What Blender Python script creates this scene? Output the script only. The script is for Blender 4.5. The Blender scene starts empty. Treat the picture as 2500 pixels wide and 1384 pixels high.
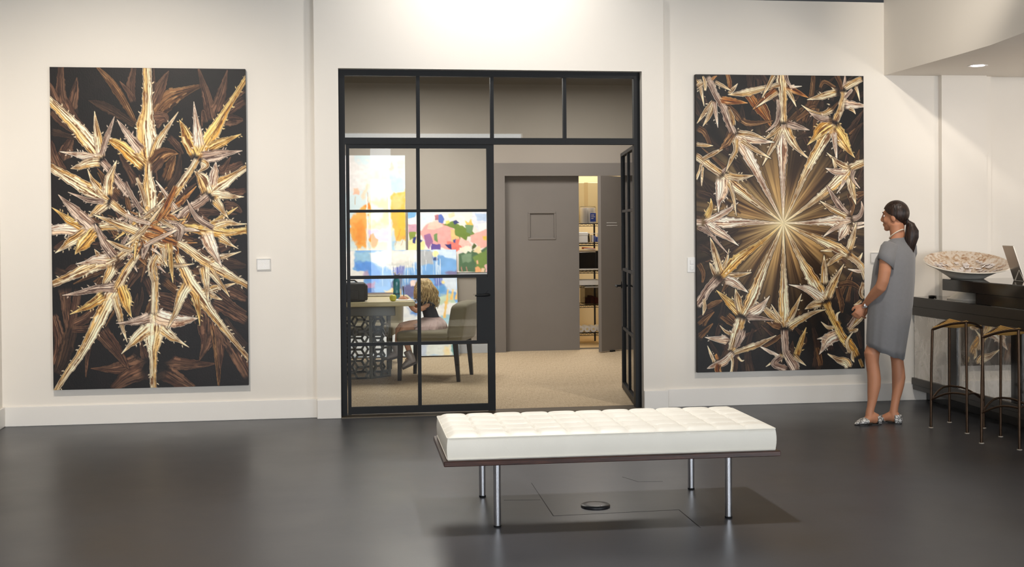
import bpy, bmesh, math, random
import numpy as np
from mathutils import Vector, Matrix
sc = bpy.context.scene
C = sc.collection
PI = math.pi
# ------------------------------------------------------------------ camera
cd = bpy.data.cameras.new('camera'); cam = bpy.data.objects.new('camera', cd); C.objects.link(cam); sc.camera = cam
cd.sensor_width = 36.0; cd.lens = 36.0*3004.73/2500.0
cd.shift_y = -101.6/2500.0
cd.clip_start = .05; cd.clip_end = 200
cam.matrix_world = (Matrix.Translation((0, -9.879, 1.5)) @ Matrix.Rotation(-.1442, 4, 'Z')
                    @ Matrix.Rotation(PI/2-.012, 4, 'X') @ Matrix.Rotation(-.0077, 4, 'Z'))
# ------------------------------------------------------------------ world, view, daylight
w = bpy.data.worlds.new('sky'); sc.world = w; w.use_nodes = True
nt = w.node_tree; bg = nt.nodes['Background']
bg.inputs['Color'].default_value = (.80, .90, 1.0, 1); bg.inputs['Strength'].default_value = 3.2
vs = sc.view_settings; vs.view_transform = 'Standard'; vs.look = 'None'; vs.gamma = 1; vs.use_curve_mapping = False; vs.exposure = 0.16
sc.cycles.use_denoising = True
sc.cycles.max_bounces = 10; sc.cycles.diffuse_bounces = 4; sc.cycles.glossy_bounces = 5; sc.cycles.transparent_max_bounces = 24
sc.cycles.sample_clamp_indirect = 6.0; sc.cycles.caustics_reflective = False; sc.cycles.caustics_refractive = False
def light(name, kind, loc, target, energy, color, size=.1, spot=60, blend=.6, size_y=None):
    d = bpy.data.lights.new(name, kind); d.energy = energy; d.color = color
    o = bpy.data.objects.new(name, d); C.objects.link(o); o.location = loc
    o.rotation_euler = (Vector(target)-Vector(loc)).to_track_quat('-Z', 'Y').to_euler()
    if kind == 'SPOT': d.spot_size = math.radians(spot); d.spot_blend = blend; d.shadow_soft_size = size
    elif kind == 'AREA':
        d.size = size
        if size_y: d.shape = 'RECTANGLE'; d.size_y = size_y
    else: d.shadow_soft_size = size
    return o
WARM = (1.0, .91, .79); NEUT = (1.0, .95, .89); DAY = (.97, .985, 1.0)
# daylight entering through the shopfront glazing behind the photographer
light('daylight_window', 'AREA', (-1.35, -13.9, 1.75), (-.6, 0, 1.4), 255, DAY, 2.0, size_y=2.6)
light('daylight_window', 'AREA', (6.1, -13.9, 1.75), (3.0, 0, 1.4), 270, DAY, 4.6, size_y=2.6)
LIGHTS = [  # ceiling track heads and an added fill spot: (location, aim, watts, colour, radius, cone, blend)
    ((-1.5, -3.1, 4.0), (-1.5, 0, .95), 370, WARM, .10, 78, 1.0),
    ((1.3, -1.35, 4.1), (1.25, 0, 3.05), 130, NEUT, .12, 110, 1.0),
    ((3.6, -3.1, 4.0), (3.3, 0, .75), 215, WARM, .10, 78, 1.0),
    ((1.6, -2.7, 4.1), (1.4, -3.4, 0), 440, NEUT, .10, 80, .9),
    ((.4, -2.5, 4.1), (.9, -3.6, 0), 60, NEUT, .10, 90, .9),
    ((-1.5, -5.9, 4.1), (-1.4, -4.6, 0), 330, NEUT, .10, 84, 1.0),  # added fill spot that lightens the left foreground floor
    ((3.9, -2.8, 4.0), (4.5, -.9, .7), 30, WARM, .10, 80, 1.0),
    ((3.0, -3.9, 4.0), (4.62, -1.15, 3.3), 330, WARM, .08, 32, 1.0),
]
for p_, a_, e_, c_, r_, s_, b_ in LIGHTS: light('track_and_fill_spot', 'SPOT', p_, a_, e_, c_, r_, s_, b_)
light('soffit_fill', 'POINT', (6.5, -2.0, 1.7), (6.5, -2.0, 0), 34, (1.0, .85, .70), .15)  # added unseen fill, brightens the bulkhead underside from below
# office and store room ceiling lights
light('office_light', 'AREA', (.9, 2.9, 3.16), (.9, 2.9, 0), 70, NEUT, 1.0, size_y=1.6)
light('office_light', 'AREA', (2.9, 3.2, 3.16), (2.9, 3.2, 0), 39, NEUT, .6, size_y=.6)
light('office_picture_light', 'SPOT', (1.0, 3.0, 3.16), (.9, 4.7, 1.1), 88, NEUT, .08, 80, .9)
light('store_light', 'AREA', (3.3, 5.7, 3.05), (3.3, 5.7, 0), 30, NEUT, .5)
# ------------------------------------------------------------------ helpers
def tag(o, label=None, cat=None, group=None, kind=None):
    if label: o['label'] = label
    if cat: o['category'] = cat
    if group: o['group'] = group
    if kind: o['kind'] = kind
    return o
def empty(name, loc=(0, 0, 0), rz=0, parent=None):
    o = bpy.data.objects.new(name, None); C.objects.link(o); o.location = loc; o.rotation_euler = (0, 0, rz); o.empty_display_size = .1
    if parent: o.parent = parent
    return o
def obj(name, bm, m, parent=None, smooth=False, loc=None, angle=40):
    me = bpy.data.meshes.new(name); bmesh.ops.recalc_face_normals(bm, faces=bm.faces); bm.to_mesh(me); bm.free()
    return obj_me(name, me, m, parent, smooth, loc, angle)
def obj_me(name, me, m, parent=None, smooth=False, loc=None, angle=40):
    o = bpy.data.objects.new(name, me); C.objects.link(o)
    if m is not None and not me.materials: me.materials.append(m)
    if parent: o.parent = parent
    if loc: o.location = loc
    if smooth:
        me.polygons.foreach_set('use_smooth', [True]*len(me.polygons))
        if angle < 180: me.set_sharp_from_angle(angle=math.radians(angle))
    return o
def link(o, parent=None, loc=None, rz=None):
    c = o.copy(); C.objects.link(c); c.parent = parent
    if loc is not None: c.location = loc
    if rz is not None: c.rotation_euler = (0, 0, rz)
    return c
def add_box(bm, x0, x1, y0, y1, z0, z1, bev=0, seg=1, M=None):
    vs_ = [bm.verts.new((x, y, z)) for x in (x0, x1) for y in (y0, y1) for z in (z0, z1)]
    q = [(0, 1, 3, 2), (4, 6, 7, 5), (0, 4, 5, 1), (2, 3, 7, 6), (0, 2, 6, 4), (1, 5, 7, 3)]
    fs = [bm.faces.new([vs_[i] for i in f]) for f in q]
    geo = vs_
    if bev:
        es = list({e for f in fs for e in f.edges})
        r = bmesh.ops.bevel(bm, geom=es, offset=bev, segments=seg, affect='EDGES', profile=.5)
        geo = list({v for f in r['faces'] for v in f.verts} | {v for v in vs_ if v.is_valid})
    if M is not None: bmesh.ops.transform(bm, matrix=M, verts=geo)
    return geo
def box(x0, x1, y0, y1, z0, z1, bev=0, seg=1, M=None):
    bm = bmesh.new(); add_box(bm, x0, x1, y0, y1, z0, z1, bev, seg, M); return bm
def frame_of(t):
    t = t.normalized(); a = Vector((0, 0, 1)) if abs(t.z) < .95 else Vector((1, 0, 0))
    u = t.cross(a).normalized(); return u, u.cross(t).normalized()
def add_tube(bm, pts, r, seg=10, caps=True, closed=False):
    """tube along points; r a number or list"""
    P = [Vector(p) for p in pts]; n = len(P); rr = r if isinstance(r, (list, tuple)) else [r]*n
    rings = []; u = None
    for i in range(n):
        a = P[(i-1) % n] if closed or i > 0 else P[i]; b = P[(i+1) % n] if closed or i < n-1 else P[i]
        t = (b-a).normalized()
        if u is None: u, v = frame_of(t)
        else:
            u = (u-t*u.dot(t)).normalized(); v = u.cross(t).normalized()
        rings.append([bm.verts.new(P[i]+(u*math.cos(k*2*PI/seg)+v*math.sin(k*2*PI/seg))*rr[i]) for k in range(seg)])
    for i in range(n if closed else n-1):
        A, B = rings[i], rings[(i+1) % n]
        for k in range(seg): bm.faces.new((A[k], A[(k+1) % seg], B[(k+1) % seg], B[k]))
    if caps and not closed:
        bm.faces.new(rings[0][::-1]); bm.faces.new(rings[-1])
    return [v for R in rings for v in R]
def tube(pts, r, seg=10, closed=False):
    bm = bmesh.new(); add_tube(bm, pts, r, seg, closed=closed); return bm
def add_loft(bm, rings, seg=24, caps=True):
    """rings: (cx,cy,cz, rx,ry[, rot, power]) horizontal super-ellipses or explicit lists of points"""
    R = []
    for g in rings:
        if isinstance(g[0], (tuple, Vector)): R.append([bm.verts.new(p) for p in g]); continue
        cx, cy, cz, rx, ry = g[:5]; rot = g[5] if len(g) > 5 else 0; pw = g[6] if len(g) > 6 else 1
        L = []
        for k in range(seg):
            a = k*2*PI/seg; x = math.copysign(abs(math.cos(a))**pw, math.cos(a))*rx; y = math.copysign(abs(math.sin(a))**pw, math.sin(a))*ry
            L.append(bm.verts.new((cx+x*math.cos(rot)-y*math.sin(rot), cy+x*math.sin(rot)+y*math.cos(rot), cz)))
        R.append(L)
    for A, B in zip(R, R[1:]):
        n = len(A)
        for k in range(n): bm.faces.new((A[k], A[(k+1) % n], B[(k+1) % n], B[k]))
    if caps: bm.faces.new(R[0][::-1]); bm.faces.new(R[-1])
    return [v for L in R for v in L]
def add_limb(bm, pts, seg=16):
    """pts: (x,y,z,ra,rb) elliptical limb; ra across (horizontal-ish), rb other"""
    P = [Vector(p[:3]) for p in pts]; n = len(P); R = []; u = None
    for i in range(n):
        t = (P[min(i+1, n-1)]-P[max(i-1, 0)]).normalized()
        if u is None: u, v = frame_of(t)
        else: u = (u-t*u.dot(t)).normalized(); v = u.cross(t).normalized()
        ra, rb = pts[i][3], pts[i][4] if len(pts[i]) > 4 else pts[i][3]
        R.append([bm.verts.new(P[i]+u*math.cos(k*2*PI/seg)*ra+v*math.sin(k*2*PI/seg)*rb) for k in range(seg)])
    for A, B in zip(R, R[1:]):
        for k in range(seg): bm.faces.new((A[k], A[(k+1) % seg], B[(k+1) % seg], B[k]))
    bm.faces.new(R[0][::-1]); bm.faces.new(R[-1])
def add_ball(bm, c, r, seg=16, ring=10, M=None):
    rx, ry, rz = r if isinstance(r, (tuple, list)) else (r, r, r)
    g = bmesh.ops.create_uvsphere(bm, u_segments=seg, v_segments=ring, radius=1.0)
    m = Matrix.Translation(c) @ (M or Matrix.Identity(4)) @ Matrix.Diagonal((rx, ry, rz, 1))
    bmesh.ops.transform(bm, matrix=m, verts=g['verts'])
def add_lathe(bm, prof, seg=32, c=(0, 0, 0)):
    R = []
    for r, z in prof:
        if r < 1e-5: R.append([bm.verts.new((c[0], c[1], c[2]+z))])
        else: R.append([bm.verts.new((c[0]+r*math.cos(k*2*PI/seg), c[1]+r*math.sin(k*2*PI/seg), c[2]+z)) for k in range(seg)])
    for A, B in zip(R, R[1:]):
        for k in range(seg):
            a, b = A[k % len(A)], A[(k+1) % len(A)]; c_, d = B[(k+1) % len(B)], B[k % len(B)]
            f = list(dict.fromkeys((a, b, c_, d)))
            if len(f) > 2: bm.faces.new(f)
def lathe(prof, seg=32, c=(0, 0, 0)):
    bm = bmesh.new(); add_lathe(bm, prof, seg, c); return bm
def remeshed(name, bm, voxel, m, parent, smooth_it=3, loc=None):
    """fuse overlapping closed volumes into one continuous skin"""
    me = bpy.data.meshes.new(name); bmesh.ops.recalc_face_normals(bm, faces=bm.faces); bm.to_mesh(me); bm.free()
    o = bpy.data.objects.new(name, me); C.objects.link(o)
    a = o.modifiers.new('r', 'REMESH'); a.mode = 'VOXEL'; a.voxel_size = voxel; a.use_smooth_shade = True
    if smooth_it: b = o.modifiers.new('s', 'SMOOTH'); b.iterations = smooth_it; b.factor = .5
    dg = bpy.context.evaluated_depsgraph_get(); n = bpy.data.meshes.new_from_object(o.evaluated_get(dg))
    o.modifiers.clear(); o.data = n; bpy.data.meshes.remove(me); n.name = name
    n.materials.clear(); n.materials.append(m)
    n.polygons.foreach_set('use_smooth', [True]*len(n.polygons))
    if parent: o.parent = parent
    if loc: o.location = loc
    return o
def lin(c):
    return tuple((v/12.92 if v <= .04045 else ((v+.055)/1.055)**2.4) for v in [x/255. for x in c])
def mat(name, rgb, rough=.5, metal=0, spec=.5, var=.0, vscale=8., bump=0., bscale=60., coat=0, sheen=0, stretch=None, rvar=0, alpha=None, emit=None, trans=0):
    """procedural principled material; rgb in 0-255 display values"""
    m = bpy.data.materials.new(name); m.use_nodes = True; N = m.node_tree.nodes; L = m.node_tree.links; b = N['Principled BSDF']
    c = lin(rgb); b.inputs['Base Color'].default_value = (*c, 1); b.inputs['Roughness'].default_value = rough
    b.inputs['Metallic'].default_value = metal; b.inputs['Specular IOR Level'].default_value = spec
    if coat: b.inputs['Coat Weight'].default_value = coat; b.inputs['Coat Roughness'].default_value = .15
    if sheen: b.inputs['Sheen Weight'].default_value = sheen; b.inputs['Sheen Roughness'].default_value = .5
    if trans: b.inputs['Transmission Weight'].default_value = trans
    if emit: b.inputs['Emission Color'].default_value = (*lin(emit[0]), 1); b.inputs['Emission Strength'].default_value = emit[1]
    if var or bump or rvar:
        tc = N.new('ShaderNodeTexCoord'); mp = N.new('ShaderNodeMapping'); L.new(tc.outputs['Object'], mp.inputs['Vector'])
        if stretch: mp.inputs['Scale'].default_value = stretch
        n = N.new('ShaderNodeTexNoise'); n.inputs['Scale'].default_value = vscale; n.inputs['Detail'].default_value = 5; L.new(mp.outputs['Vector'], n.inputs['Vector'])
        if var:
            r = N.new('ShaderNodeMapRange'); r.inputs['From Min'].default_value = .3; r.inputs['From Max'].default_value = .7
            r.inputs['To Min'].default_value = 1-var; r.inputs['To Max'].default_value = 1+var; L.new(n.outputs['Fac'], r.inputs['Value'])
            x = N.new('ShaderNodeMix'); x.data_type = 'RGBA'; x.blend_type = 'MULTIPLY'; x.inputs['Factor'].default_value = 1
            x.inputs['A'].default_value = (*c, 1); L.new(r.outputs['Result'], x.inputs['B']); L.new(x.outputs['Result'], b.inputs['Base Color'])
        if rvar:
            r = N.new('ShaderNodeMapRange'); r.inputs['From Min'].default_value = .3; r.inputs['From Max'].default_value = .7
            r.inputs['To Min'].default_value = max(.02, rough-rvar); r.inputs['To Max'].default_value = rough+rvar; L.new(n.outputs['Fac'], r.inputs['Value']); L.new(r.outputs['Result'], b.inputs['Roughness'])
        if bump:
            n2 = N.new('ShaderNodeTexNoise'); n2.inputs['Scale'].default_value = bscale; n2.inputs['Detail'].default_value = 4; L.new(mp.outputs['Vector'], n2.inputs['Vector'])
            bp = N.new('ShaderNodeBump'); bp.inputs['Strength'].default_value = bump; bp.inputs['Distance'].default_value = .01; L.new(n2.outputs['Fac'], bp.inputs['Height']); L.new(bp.outputs['Normal'], b.inputs['Normal'])
    return m
def ramp_mat(name, stops, scale, rough=.5, stretch=None, detail=6, dist=0., spec=.5, metal=0, wave=False):
    m = bpy.data.materials.new(name); m.use_nodes = True; N = m.node_tree.nodes; L = m.node_tree.links; b = N['Principled BSDF']
    tc = N.new('ShaderNodeTexCoord'); mp = N.new('ShaderNodeMapping'); L.new(tc.outputs['Object'], mp.inputs['Vector'])
    if stretch: mp.inputs['Scale'].default_value = stretch
    if wave:
        n = N.new('ShaderNodeTexWave'); n.inputs['Distortion'].default_value = dist; n.inputs['Detail'].default_value = detail
    else:
        n = N.new('ShaderNodeTexNoise'); n.inputs['Detail'].default_value = detail; n.inputs['Distortion'].default_value = dist
    n.inputs['Scale'].default_value = scale; L.new(mp.outputs['Vector'], n.inputs['Vector'])
    r = N.new('ShaderNodeValToRGB'); e = r.color_ramp.elements
    while len(e) < len(stops): e.new(.5)
    for i, (p, c) in enumerate(stops): e[i].position = p; e[i].color = (*lin(c), 1)
    L.new(n.outputs['Fac'], r.inputs['Fac']); L.new(r.outputs['Color'], b.inputs['Base Color'])
    b.inputs['Roughness'].default_value = rough; b.inputs['Specular IOR Level'].default_value = spec; b.inputs['Metallic'].default_value = metal
    return m
def glass_mat(name, tint=(1, 1, 1), ior=1.5, rough=0.0):
    m = bpy.data.materials.new(name); m.use_nodes = True; N = m.node_tree.nodes; L = m.node_tree.links
    N.remove(N['Principled BSDF']); out = N['Material Output']
    t = N.new('ShaderNodeBsdfTransparent'); t.inputs['Color'].default_value = (*tint, 1)
    g = N.new('ShaderNodeBsdfGlossy'); g.inputs['Roughness'].default_value = rough
    f = N.new('ShaderNodeFresnel'); f.inputs['IOR'].default_value = ior
    x = N.new('ShaderNodeMixShader'); L.new(f.outputs['Fac'], x.inputs['Fac']); L.new(t.outputs['BSDF'], x.inputs[1]); L.new(g.outputs['BSDF'], x.inputs[2]); L.new(x.outputs['Shader'], out.inputs['Surface'])
    return m
def paint_mat(name, rough=.45):
    m = bpy.data.materials.new(name); m.use_nodes = True; N = m.node_tree.nodes; L = m.node_tree.links; b = N['Principled BSDF']
    a = N.new('ShaderNodeVertexColor'); a.layer_name = 'paint'; L.new(a.outputs['Color'], b.inputs['Base Color'])
    n = N.new('ShaderNodeTexNoise'); n.inputs['Scale'].default_value = 160; bp = N.new('ShaderNodeBump'); bp.inputs['Strength'].default_value = .12; bp.inputs['Distance'].default_value = .004
    L.new(n.outputs['Fac'], bp.inputs['Height']); L.new(bp.outputs['Normal'], b.inputs['Normal'])
    b.inputs['Roughness'].default_value = rough; b.inputs['Specular IOR Level'].default_value = .3
    return m
def canvas_face(name, im, w, h, m, parent, loc):
    """painted face of a canvas: grid in XZ facing -Y, one colour per vertex"""
    ny, nx = im.shape[:2]
    xs = np.linspace(0, w, nx); zs = np.linspace(h, 0, ny)
    V = np.zeros((ny, nx, 3)); V[..., 0] = xs[None]; V[..., 2] = zs[:, None]
    i = (np.arange(ny-1)[:, None]*nx+np.arange(nx-1)[None]).ravel()
    F = np.stack([i, i+nx, i+nx+1, i+1], 1)
    me = bpy.data.meshes.new(name); me.vertices.add(nx*ny); me.vertices.foreach_set('co', V.ravel())
    me.loops.add(F.size); me.loops.foreach_set('vertex_index', F.ravel().astype(np.int32))
    me.polygons.add(len(F)); me.polygons.foreach_set('loop_start', (np.arange(len(F))*4).astype(np.int32)); me.update(calc_edges=True)
    a = me.color_attributes.new('paint', 'FLOAT_COLOR', 'POINT')
    c = np.ones((ny, nx, 4)); c[..., :3] = np.where(im <= .04045, im/12.92, ((im+.055)/1.055)**2.4)
    a.data.foreach_set('color', c.ravel())
    return obj_me(name, me, m, parent, loc=loc)
# ------------------------------------------------------------------ surface materials
M = {}
M['wall'] = mat('white_wall_paint', (236, 230, 221), .75, var=.012, vscale=1.5, bump=.04, bscale=220, spec=.3)
M['trim'] = mat('white_trim_paint', (236, 232, 226), .4, var=.01, vscale=3)
M['floor'] = mat('dark_sealed_concrete', (56, 57, 62), .36, var=.16, vscale=1.1, rvar=.05, bump=.015, bscale=30)
M['black_steel'] = mat('black_painted_steel', (17, 18, 20), .5, var=.06, vscale=20, spec=.25)
M['glass'] = glass_mat('clear_glass', (.95, .96, .95), 1.62)
M['grey_wall'] = mat('taupe_wall_paint', (157, 149, 139), .7, var=.015, vscale=2, bump=.03, bscale=200)
M['grey_door'] = mat('taupe_door_paint', (119, 113, 107), .5, var=.02, vscale=5)
M['dark'] = mat('dark_ceiling_paint', (24, 22, 22), .9)
M['grey_base'] = mat('pale_grey_base_paint', (186, 190, 196), .5)
M['cream'] = mat('cream_wall_paint', (232, 214, 172), .7)
M['carpet'] = ramp_mat('sisal_carpet', [(.3, (160, 140, 112)), (.5, (184, 164, 134)), (.72, (204, 186, 158))], 42, .95, stretch=(6, .22, 1), detail=6)
def struct(name, bm, m, parent=None, **k):
    o = obj(name, bm, m, parent, **k)
    if parent is None: o['kind'] = 'structure'
    return o
WT = 3.375     # top of the gallery walls
# ------------------------------------------------------------------ gallery shell
bm = box(-2.7, 12, -14, -.085, -.1, 0); add_box(bm, -2.7, 12, -.085, .02, -.1, 0); fl_ = struct('floor', bm, M['floor'])
M['joint'] = mat('dark_floor_joint', (34, 34, 36), .7, var=.3, vscale=30)
for x0, y0, x1, y1 in ((1.136, -2.774, 1.117, -3.605), (1.794, -3.585, 1.792, -3.98), (1.70, -2.70, 1.757, -2.852), (.914, -3.196, 1.113, -3.221), (1.117, -3.605, 1.794, -3.585), (1.755, -2.852, 1.902, -2.868)):
    d_ = Vector((x1-x0, y1-y0, 0)); l_ = d_.length; obj('slab_joint', box(0, l_, -.0022, .0022, -.001, .0006, 0, 1, Matrix.Translation((x0, y0, 0)) @ Matrix.Rotation(math.atan2(d_.y, d_.x), 4, 'Z')), M['joint'], fl_)
bm = box(-2.7, -.138, 0, .14, 0, WT); add_box(bm, 2.69, 5.60, 0, .14, 0, WT); struct('wall_back', bm, M['wall'])
bm = box(-.138, .05, -.07, .14, 0, WT); add_box(bm, 2.506, 2.69, -.07, .14, 0, WT); add_box(bm, .05, 2.506, -.07, .14, 2.763, WT); struct('wall_doorway', bm, M['wall'])
struct('wall_left', box(-2.7, -2.52, -14, 7.6, 0, 4.3), M['wall'])
struct('wall_pilaster', box(5.12, 5.53, -.055, 0, 0, 2.761), M['wall'])
struct('wall_alcove', box(5.60, 9.0, .07, .16, 0, 2.9), M['wall'])
struct('wall_plenum', box(-2.7, 9.2, 7.4, 7.6, 0, 4.3), M['dark'])
struct('wall_right', box(9.0, 9.2, -14, 7.6, 0, 4.3), M['wall'])
struct('ceiling', box(-2.7, 12, -14, 7.6, 4.30, 4.4), M['dark'])
# bulkhead over the bar: straight run from the wall whose lower edge sweeps up towards the room
bm = bmesh.new(); prof = [(0, 2.761), (-1.3, 2.761), (-1.7, 2.765), (-2.1, 2.785), (-2.6, 2.83), (-3.2, 2.9), (-5.0, 2.95)]
A = [bm.verts.new((4.63, y, z)) for y, z in prof]; B = [bm.verts.new((4.63, y, 4.3)) for y, z in prof]
A2 = [bm.verts.new((9.0, y, z)) for y, z in prof]
for i in range(len(prof)-1):
    bm.faces.new((A[i], A[i+1], B[i+1], B[i])); bm.faces.new((A[i], A2[i], A2[i+1], A[i+1]))
B2 = [bm.verts.new((9.0, y, 4.3)) for y, z in prof]
bm.faces.new((A[-1], A2[-1], B2[-1], B[-1])); bm.faces.new((A[0], B[0], B2[0], A2[0]))
struct('ceiling_bulkhead', bm, M['wall'])
# shopfront wall behind the photographer with its openings (daylight side)
bm = bmesh.new()
for x0, x1, z0, z1 in ((-2.7, -2.4, 0, 4.3), (-2.4, -.3, 0, .4), (-2.4, -.3, 3.1, 4.3), (-.3, .72, 0, 3.08), (.72, 1.12, 0, .25), (.72, 1.12, 2.44, 2.66), (1.12, 3.7, 0, 3.08), (-.3, 3.7, 3.34, 4.3), (3.7, 8.5, 0, .4), (3.7, 8.5, 3.1, 4.3), (8.5, 9.2, 0, 4.3)): add_box(bm, x0, x1, -14.2, -14, z0, z1)
struct('wall_front', bm, M['wall'])
# ------------------------------------------------------------------ baseboards
def bb(name, x0, x1, y0, y1, z=.152, m=None):
    bm = bmesh.new(); add_box(bm, x0, x1, y0, y1, 0, z, .004, 1); return struct(name, bm, m or M['trim'])
bb('baseboard_left_bay', -2.50, -.138, -.018, 0); bb('baseboard_right_bay', 2.69, 5.0, -.018, 0)
bb('baseboard_doorway_left', -.138, .05, -.09, -.07); bb('baseboard_doorway_right', 2.506, 2.71, -.09, -.07)
bb('baseboard_left', -2.52, -2.50, -14, 0)
# ------------------------------------------------------------------ steel screen with transom and double doors
bm = bmesh.new(); y0, y1 = 0.0, .055
add_box(bm, .05, .10, y0, y1, 0, 2.763); add_box(bm, 2.455, 2.506, y0, y1, 0, 2.763)
add_box(bm, .10, 2.455, y0, y1, 2.716, 2.763); add_box(bm, .10, 2.455, y0, y1, 2.170, 2.222)
struct('door_frame', bm, M['black_steel'])
struct('trim_1', box(.05, 2.506, -.085, .14, -.02, .006), mat('bronze_threshold', (96, 86, 72), .4, metal=.6))
tr = empty('window_1', (0, 0, 0)); tr['kind'] = 'structure'
for x in (.683, 1.281, 1.879): obj('muntin', box(x-.014, x+.014, .008, .047, 2.222, 2.716), M['black_steel'], tr)
for a, b in ((.10, .669), (.697, 1.267), (1.295, 1.865), (1.893, 2.455)): obj('pane', box(a, b, .025, .031, 2.222, 2.716), M['glass'], tr)
def lever(parent, x, z, yf, d):
    h = empty('handle', (x, yf, z), 0, parent)
    bm = bmesh.new(); add_tube(bm, [(0, 0, 0), (0, -.008, 0)], .024, 16); h_ = obj('rose', bm, M['black_steel'], h, True)
    bm = bmesh.new(); add_tube(bm, [(0, -.006, 0), (0, -.045, 0), (d*.012, -.055, 0), (d*.06, -.057, -.002), (d*.115, -.052, -.004)], [.010, .010, .011, .010, .006], 10); obj('lever', bm, M['black_steel'], h, True)
    bm = bmesh.new(); add_tube(bm, [(0, 0, .03), (0, -.006, .03)], .009, 12); obj('lock', bm, M['black_steel'], h, True)
def leaf(name, hinge, rz, mirror):
    """steel glazed leaf 1.17 m wide; hinge stile at local x=0, faces local -y"""
    W, Hh = (1.165 if mirror else 1.187), 2.168; d = empty(name, hinge, rz); d['kind'] = 'structure'; s = -1 if mirror else 1
    def B(n, x0, x1, z0, z1, m='black_steel', y0=.004, y1=.046): return obj(n, box(min(s*x0, s*x1), max(s*x0, s*x1), y0, y1, z0, z1), M[m], d)
    B('stile', 0, .027 if not mirror else .055, .012, Hh); B('stile', W-.058, W, .012, Hh)
    l0 = .027 if not mirror else .055
    B('rail', l0, W-.058, .016, .070); B('rail', l0, W-.058, Hh-.030, Hh)
    mx = (.560, .588)
    rows = [(.070, .558), (.584, 1.094), (1.120, 1.625), (1.648, Hh-.030)]
    for (a, b), (c_, e_) in zip(rows, rows[1:]): B('muntin', l0, W-.058, b, c_, y0=.010, y1=.04)
    for a, b in rows: B('muntin', mx[0], mx[1], a, b, y0=.010, y1=.04)
    B('lock_plate', W-.146, W-.058, .584, 1.094)
    for i, (a, b) in enumerate(rows):
        B('pane', l0, mx[0], a, b, 'glass', .022, .028); B('pane', mx[1], W-.146 if i == 1 else W-.058, a, b, 'glass', .022, .028)
    lever(d, s*(W-.052), .955, .004, -s)
    return d
leaf('door_1', (.105, .004, 0), 0, False)
leaf('door_2', (2.452, .05, 0), -math.radians(98.3), True)
# ------------------------------------------------------------------ office beyond the glass
struct('floor_office', box(-1.6, 4.3, .02, 4.86, -.1, .002), M['carpet'])
bm = box(-1.6, 1.91, 4.70, 4.9, 0, 3.3); add_box(bm, 1.91, 3.80, 4.70, 4.9, 2.266, 3.3); add_box(bm, 3.80, 4.4, 4.70, 4.9, 0, 3.3); struct('wall_office_back', bm, M['grey_wall'])
struct('wall_office_left', box(-1.7, -1.55, .14, 4.9, 0, 3.3), M['grey_wall'])
struct('wall_office_right', box(4.25, 4.4, .14, 4.9, 0, 3.3), M['grey_wall'])
struct('ceiling_office', box(-1.7, 4.4, .14, 4.9, 3.3, 3.37), mat('office_ceiling_paint', (70, 66, 62), .8))
bb('baseboard_office', -1.5, 1.905, 4.68, 4.70, .105, M['grey_base'])
bm = box(1.91, 2.034, 4.69, 4.80, 0, 2.266); add_box(bm, 2.034, 3.69, 4.69, 4.80, 2.112, 2.266); add_box(bm, 3.69, 3.80, 4.69, 4.80, 0, 2.266); struct('trim_2', bm, M['grey_door'])
d3 = empty('door_3', (2.04, 4.80, 0)); d3['kind'] = 'structure'
bm = bmesh.new()      # slab with a square recess
for x0, x1, z0, z1 in ((-.02, .305, .003, 2.13), (.615, .915, .003, 2.13), (.305, .615, .003, 1.36), (.305, .615, 1.67, 2.13)): add_box(bm, x0, x1, 0, .045, z0, z1)
obj('slab', bm, M['grey_door'], d3)
obj('panel', box(.305, .615, .012, .030, 1.36, 1.67), M['grey_door'], d3)
bm = bmesh.new()
for x0, x1, z0, z1 in ((.29, .63, 1.345, 1.368), (.29, .63, 1.662, 1.685), (.29, .313, 1.368, 1.662), (.607, .63, 1.368, 1.662)): add_box(bm, x0, x1, -.008, .02, z0, z1, .003)
obj('molding', bm, M['grey_door'], d3)
d4 = empty('door_4', (3.69, 4.85, 0), math.atan2(-.48, -.56)); d4['kind'] = 'structure'
obj('slab', box(0, .735, -.045, 0, .012, 2.10, .002), M['grey_door'], d4)
bm = bmesh.new(); add_box(bm, .42, .62, -.001, .003, 1.538, 1.546); add_box(bm, .41, .62, -.001, .003, 1.506, 1.514)
obj('sign_lettering', bm, mat('pale_lettering', (206, 204, 200), .5), d4)
obj('door_stop', box(.50, .58, .0, .03, .0, .02, .004), M['black_steel'], d4)
# store room
struct('floor_storeroom', box(2.5, 4.6, 4.86, 6.6, -.1, .001), mat('pale_store_floor', (206, 178, 132), .6, var=.05))
struct('trim_3', box(2.5, 4.6, 4.86, 5.02, 0, .004), mat('dark_threshold', (84, 78, 70), .6))
struct('wall_storeroom_back', box(2.4, 4.6, 6.5, 6.6, 0, 3.1), M['cream']); struct('wall_storeroom_left', box(2.4, 2.5, 4.9, 6.6, 0, 3.1), M['cream']); struct('wall_storeroom_right', box(4.5, 4.6, 4.9, 6.6, 0, 3.1), M['cream'])
struct('ceiling_storeroom', box(2.4, 4.6, 4.9, 6.6, 3.1, 3.2), M['cream'])
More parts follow.
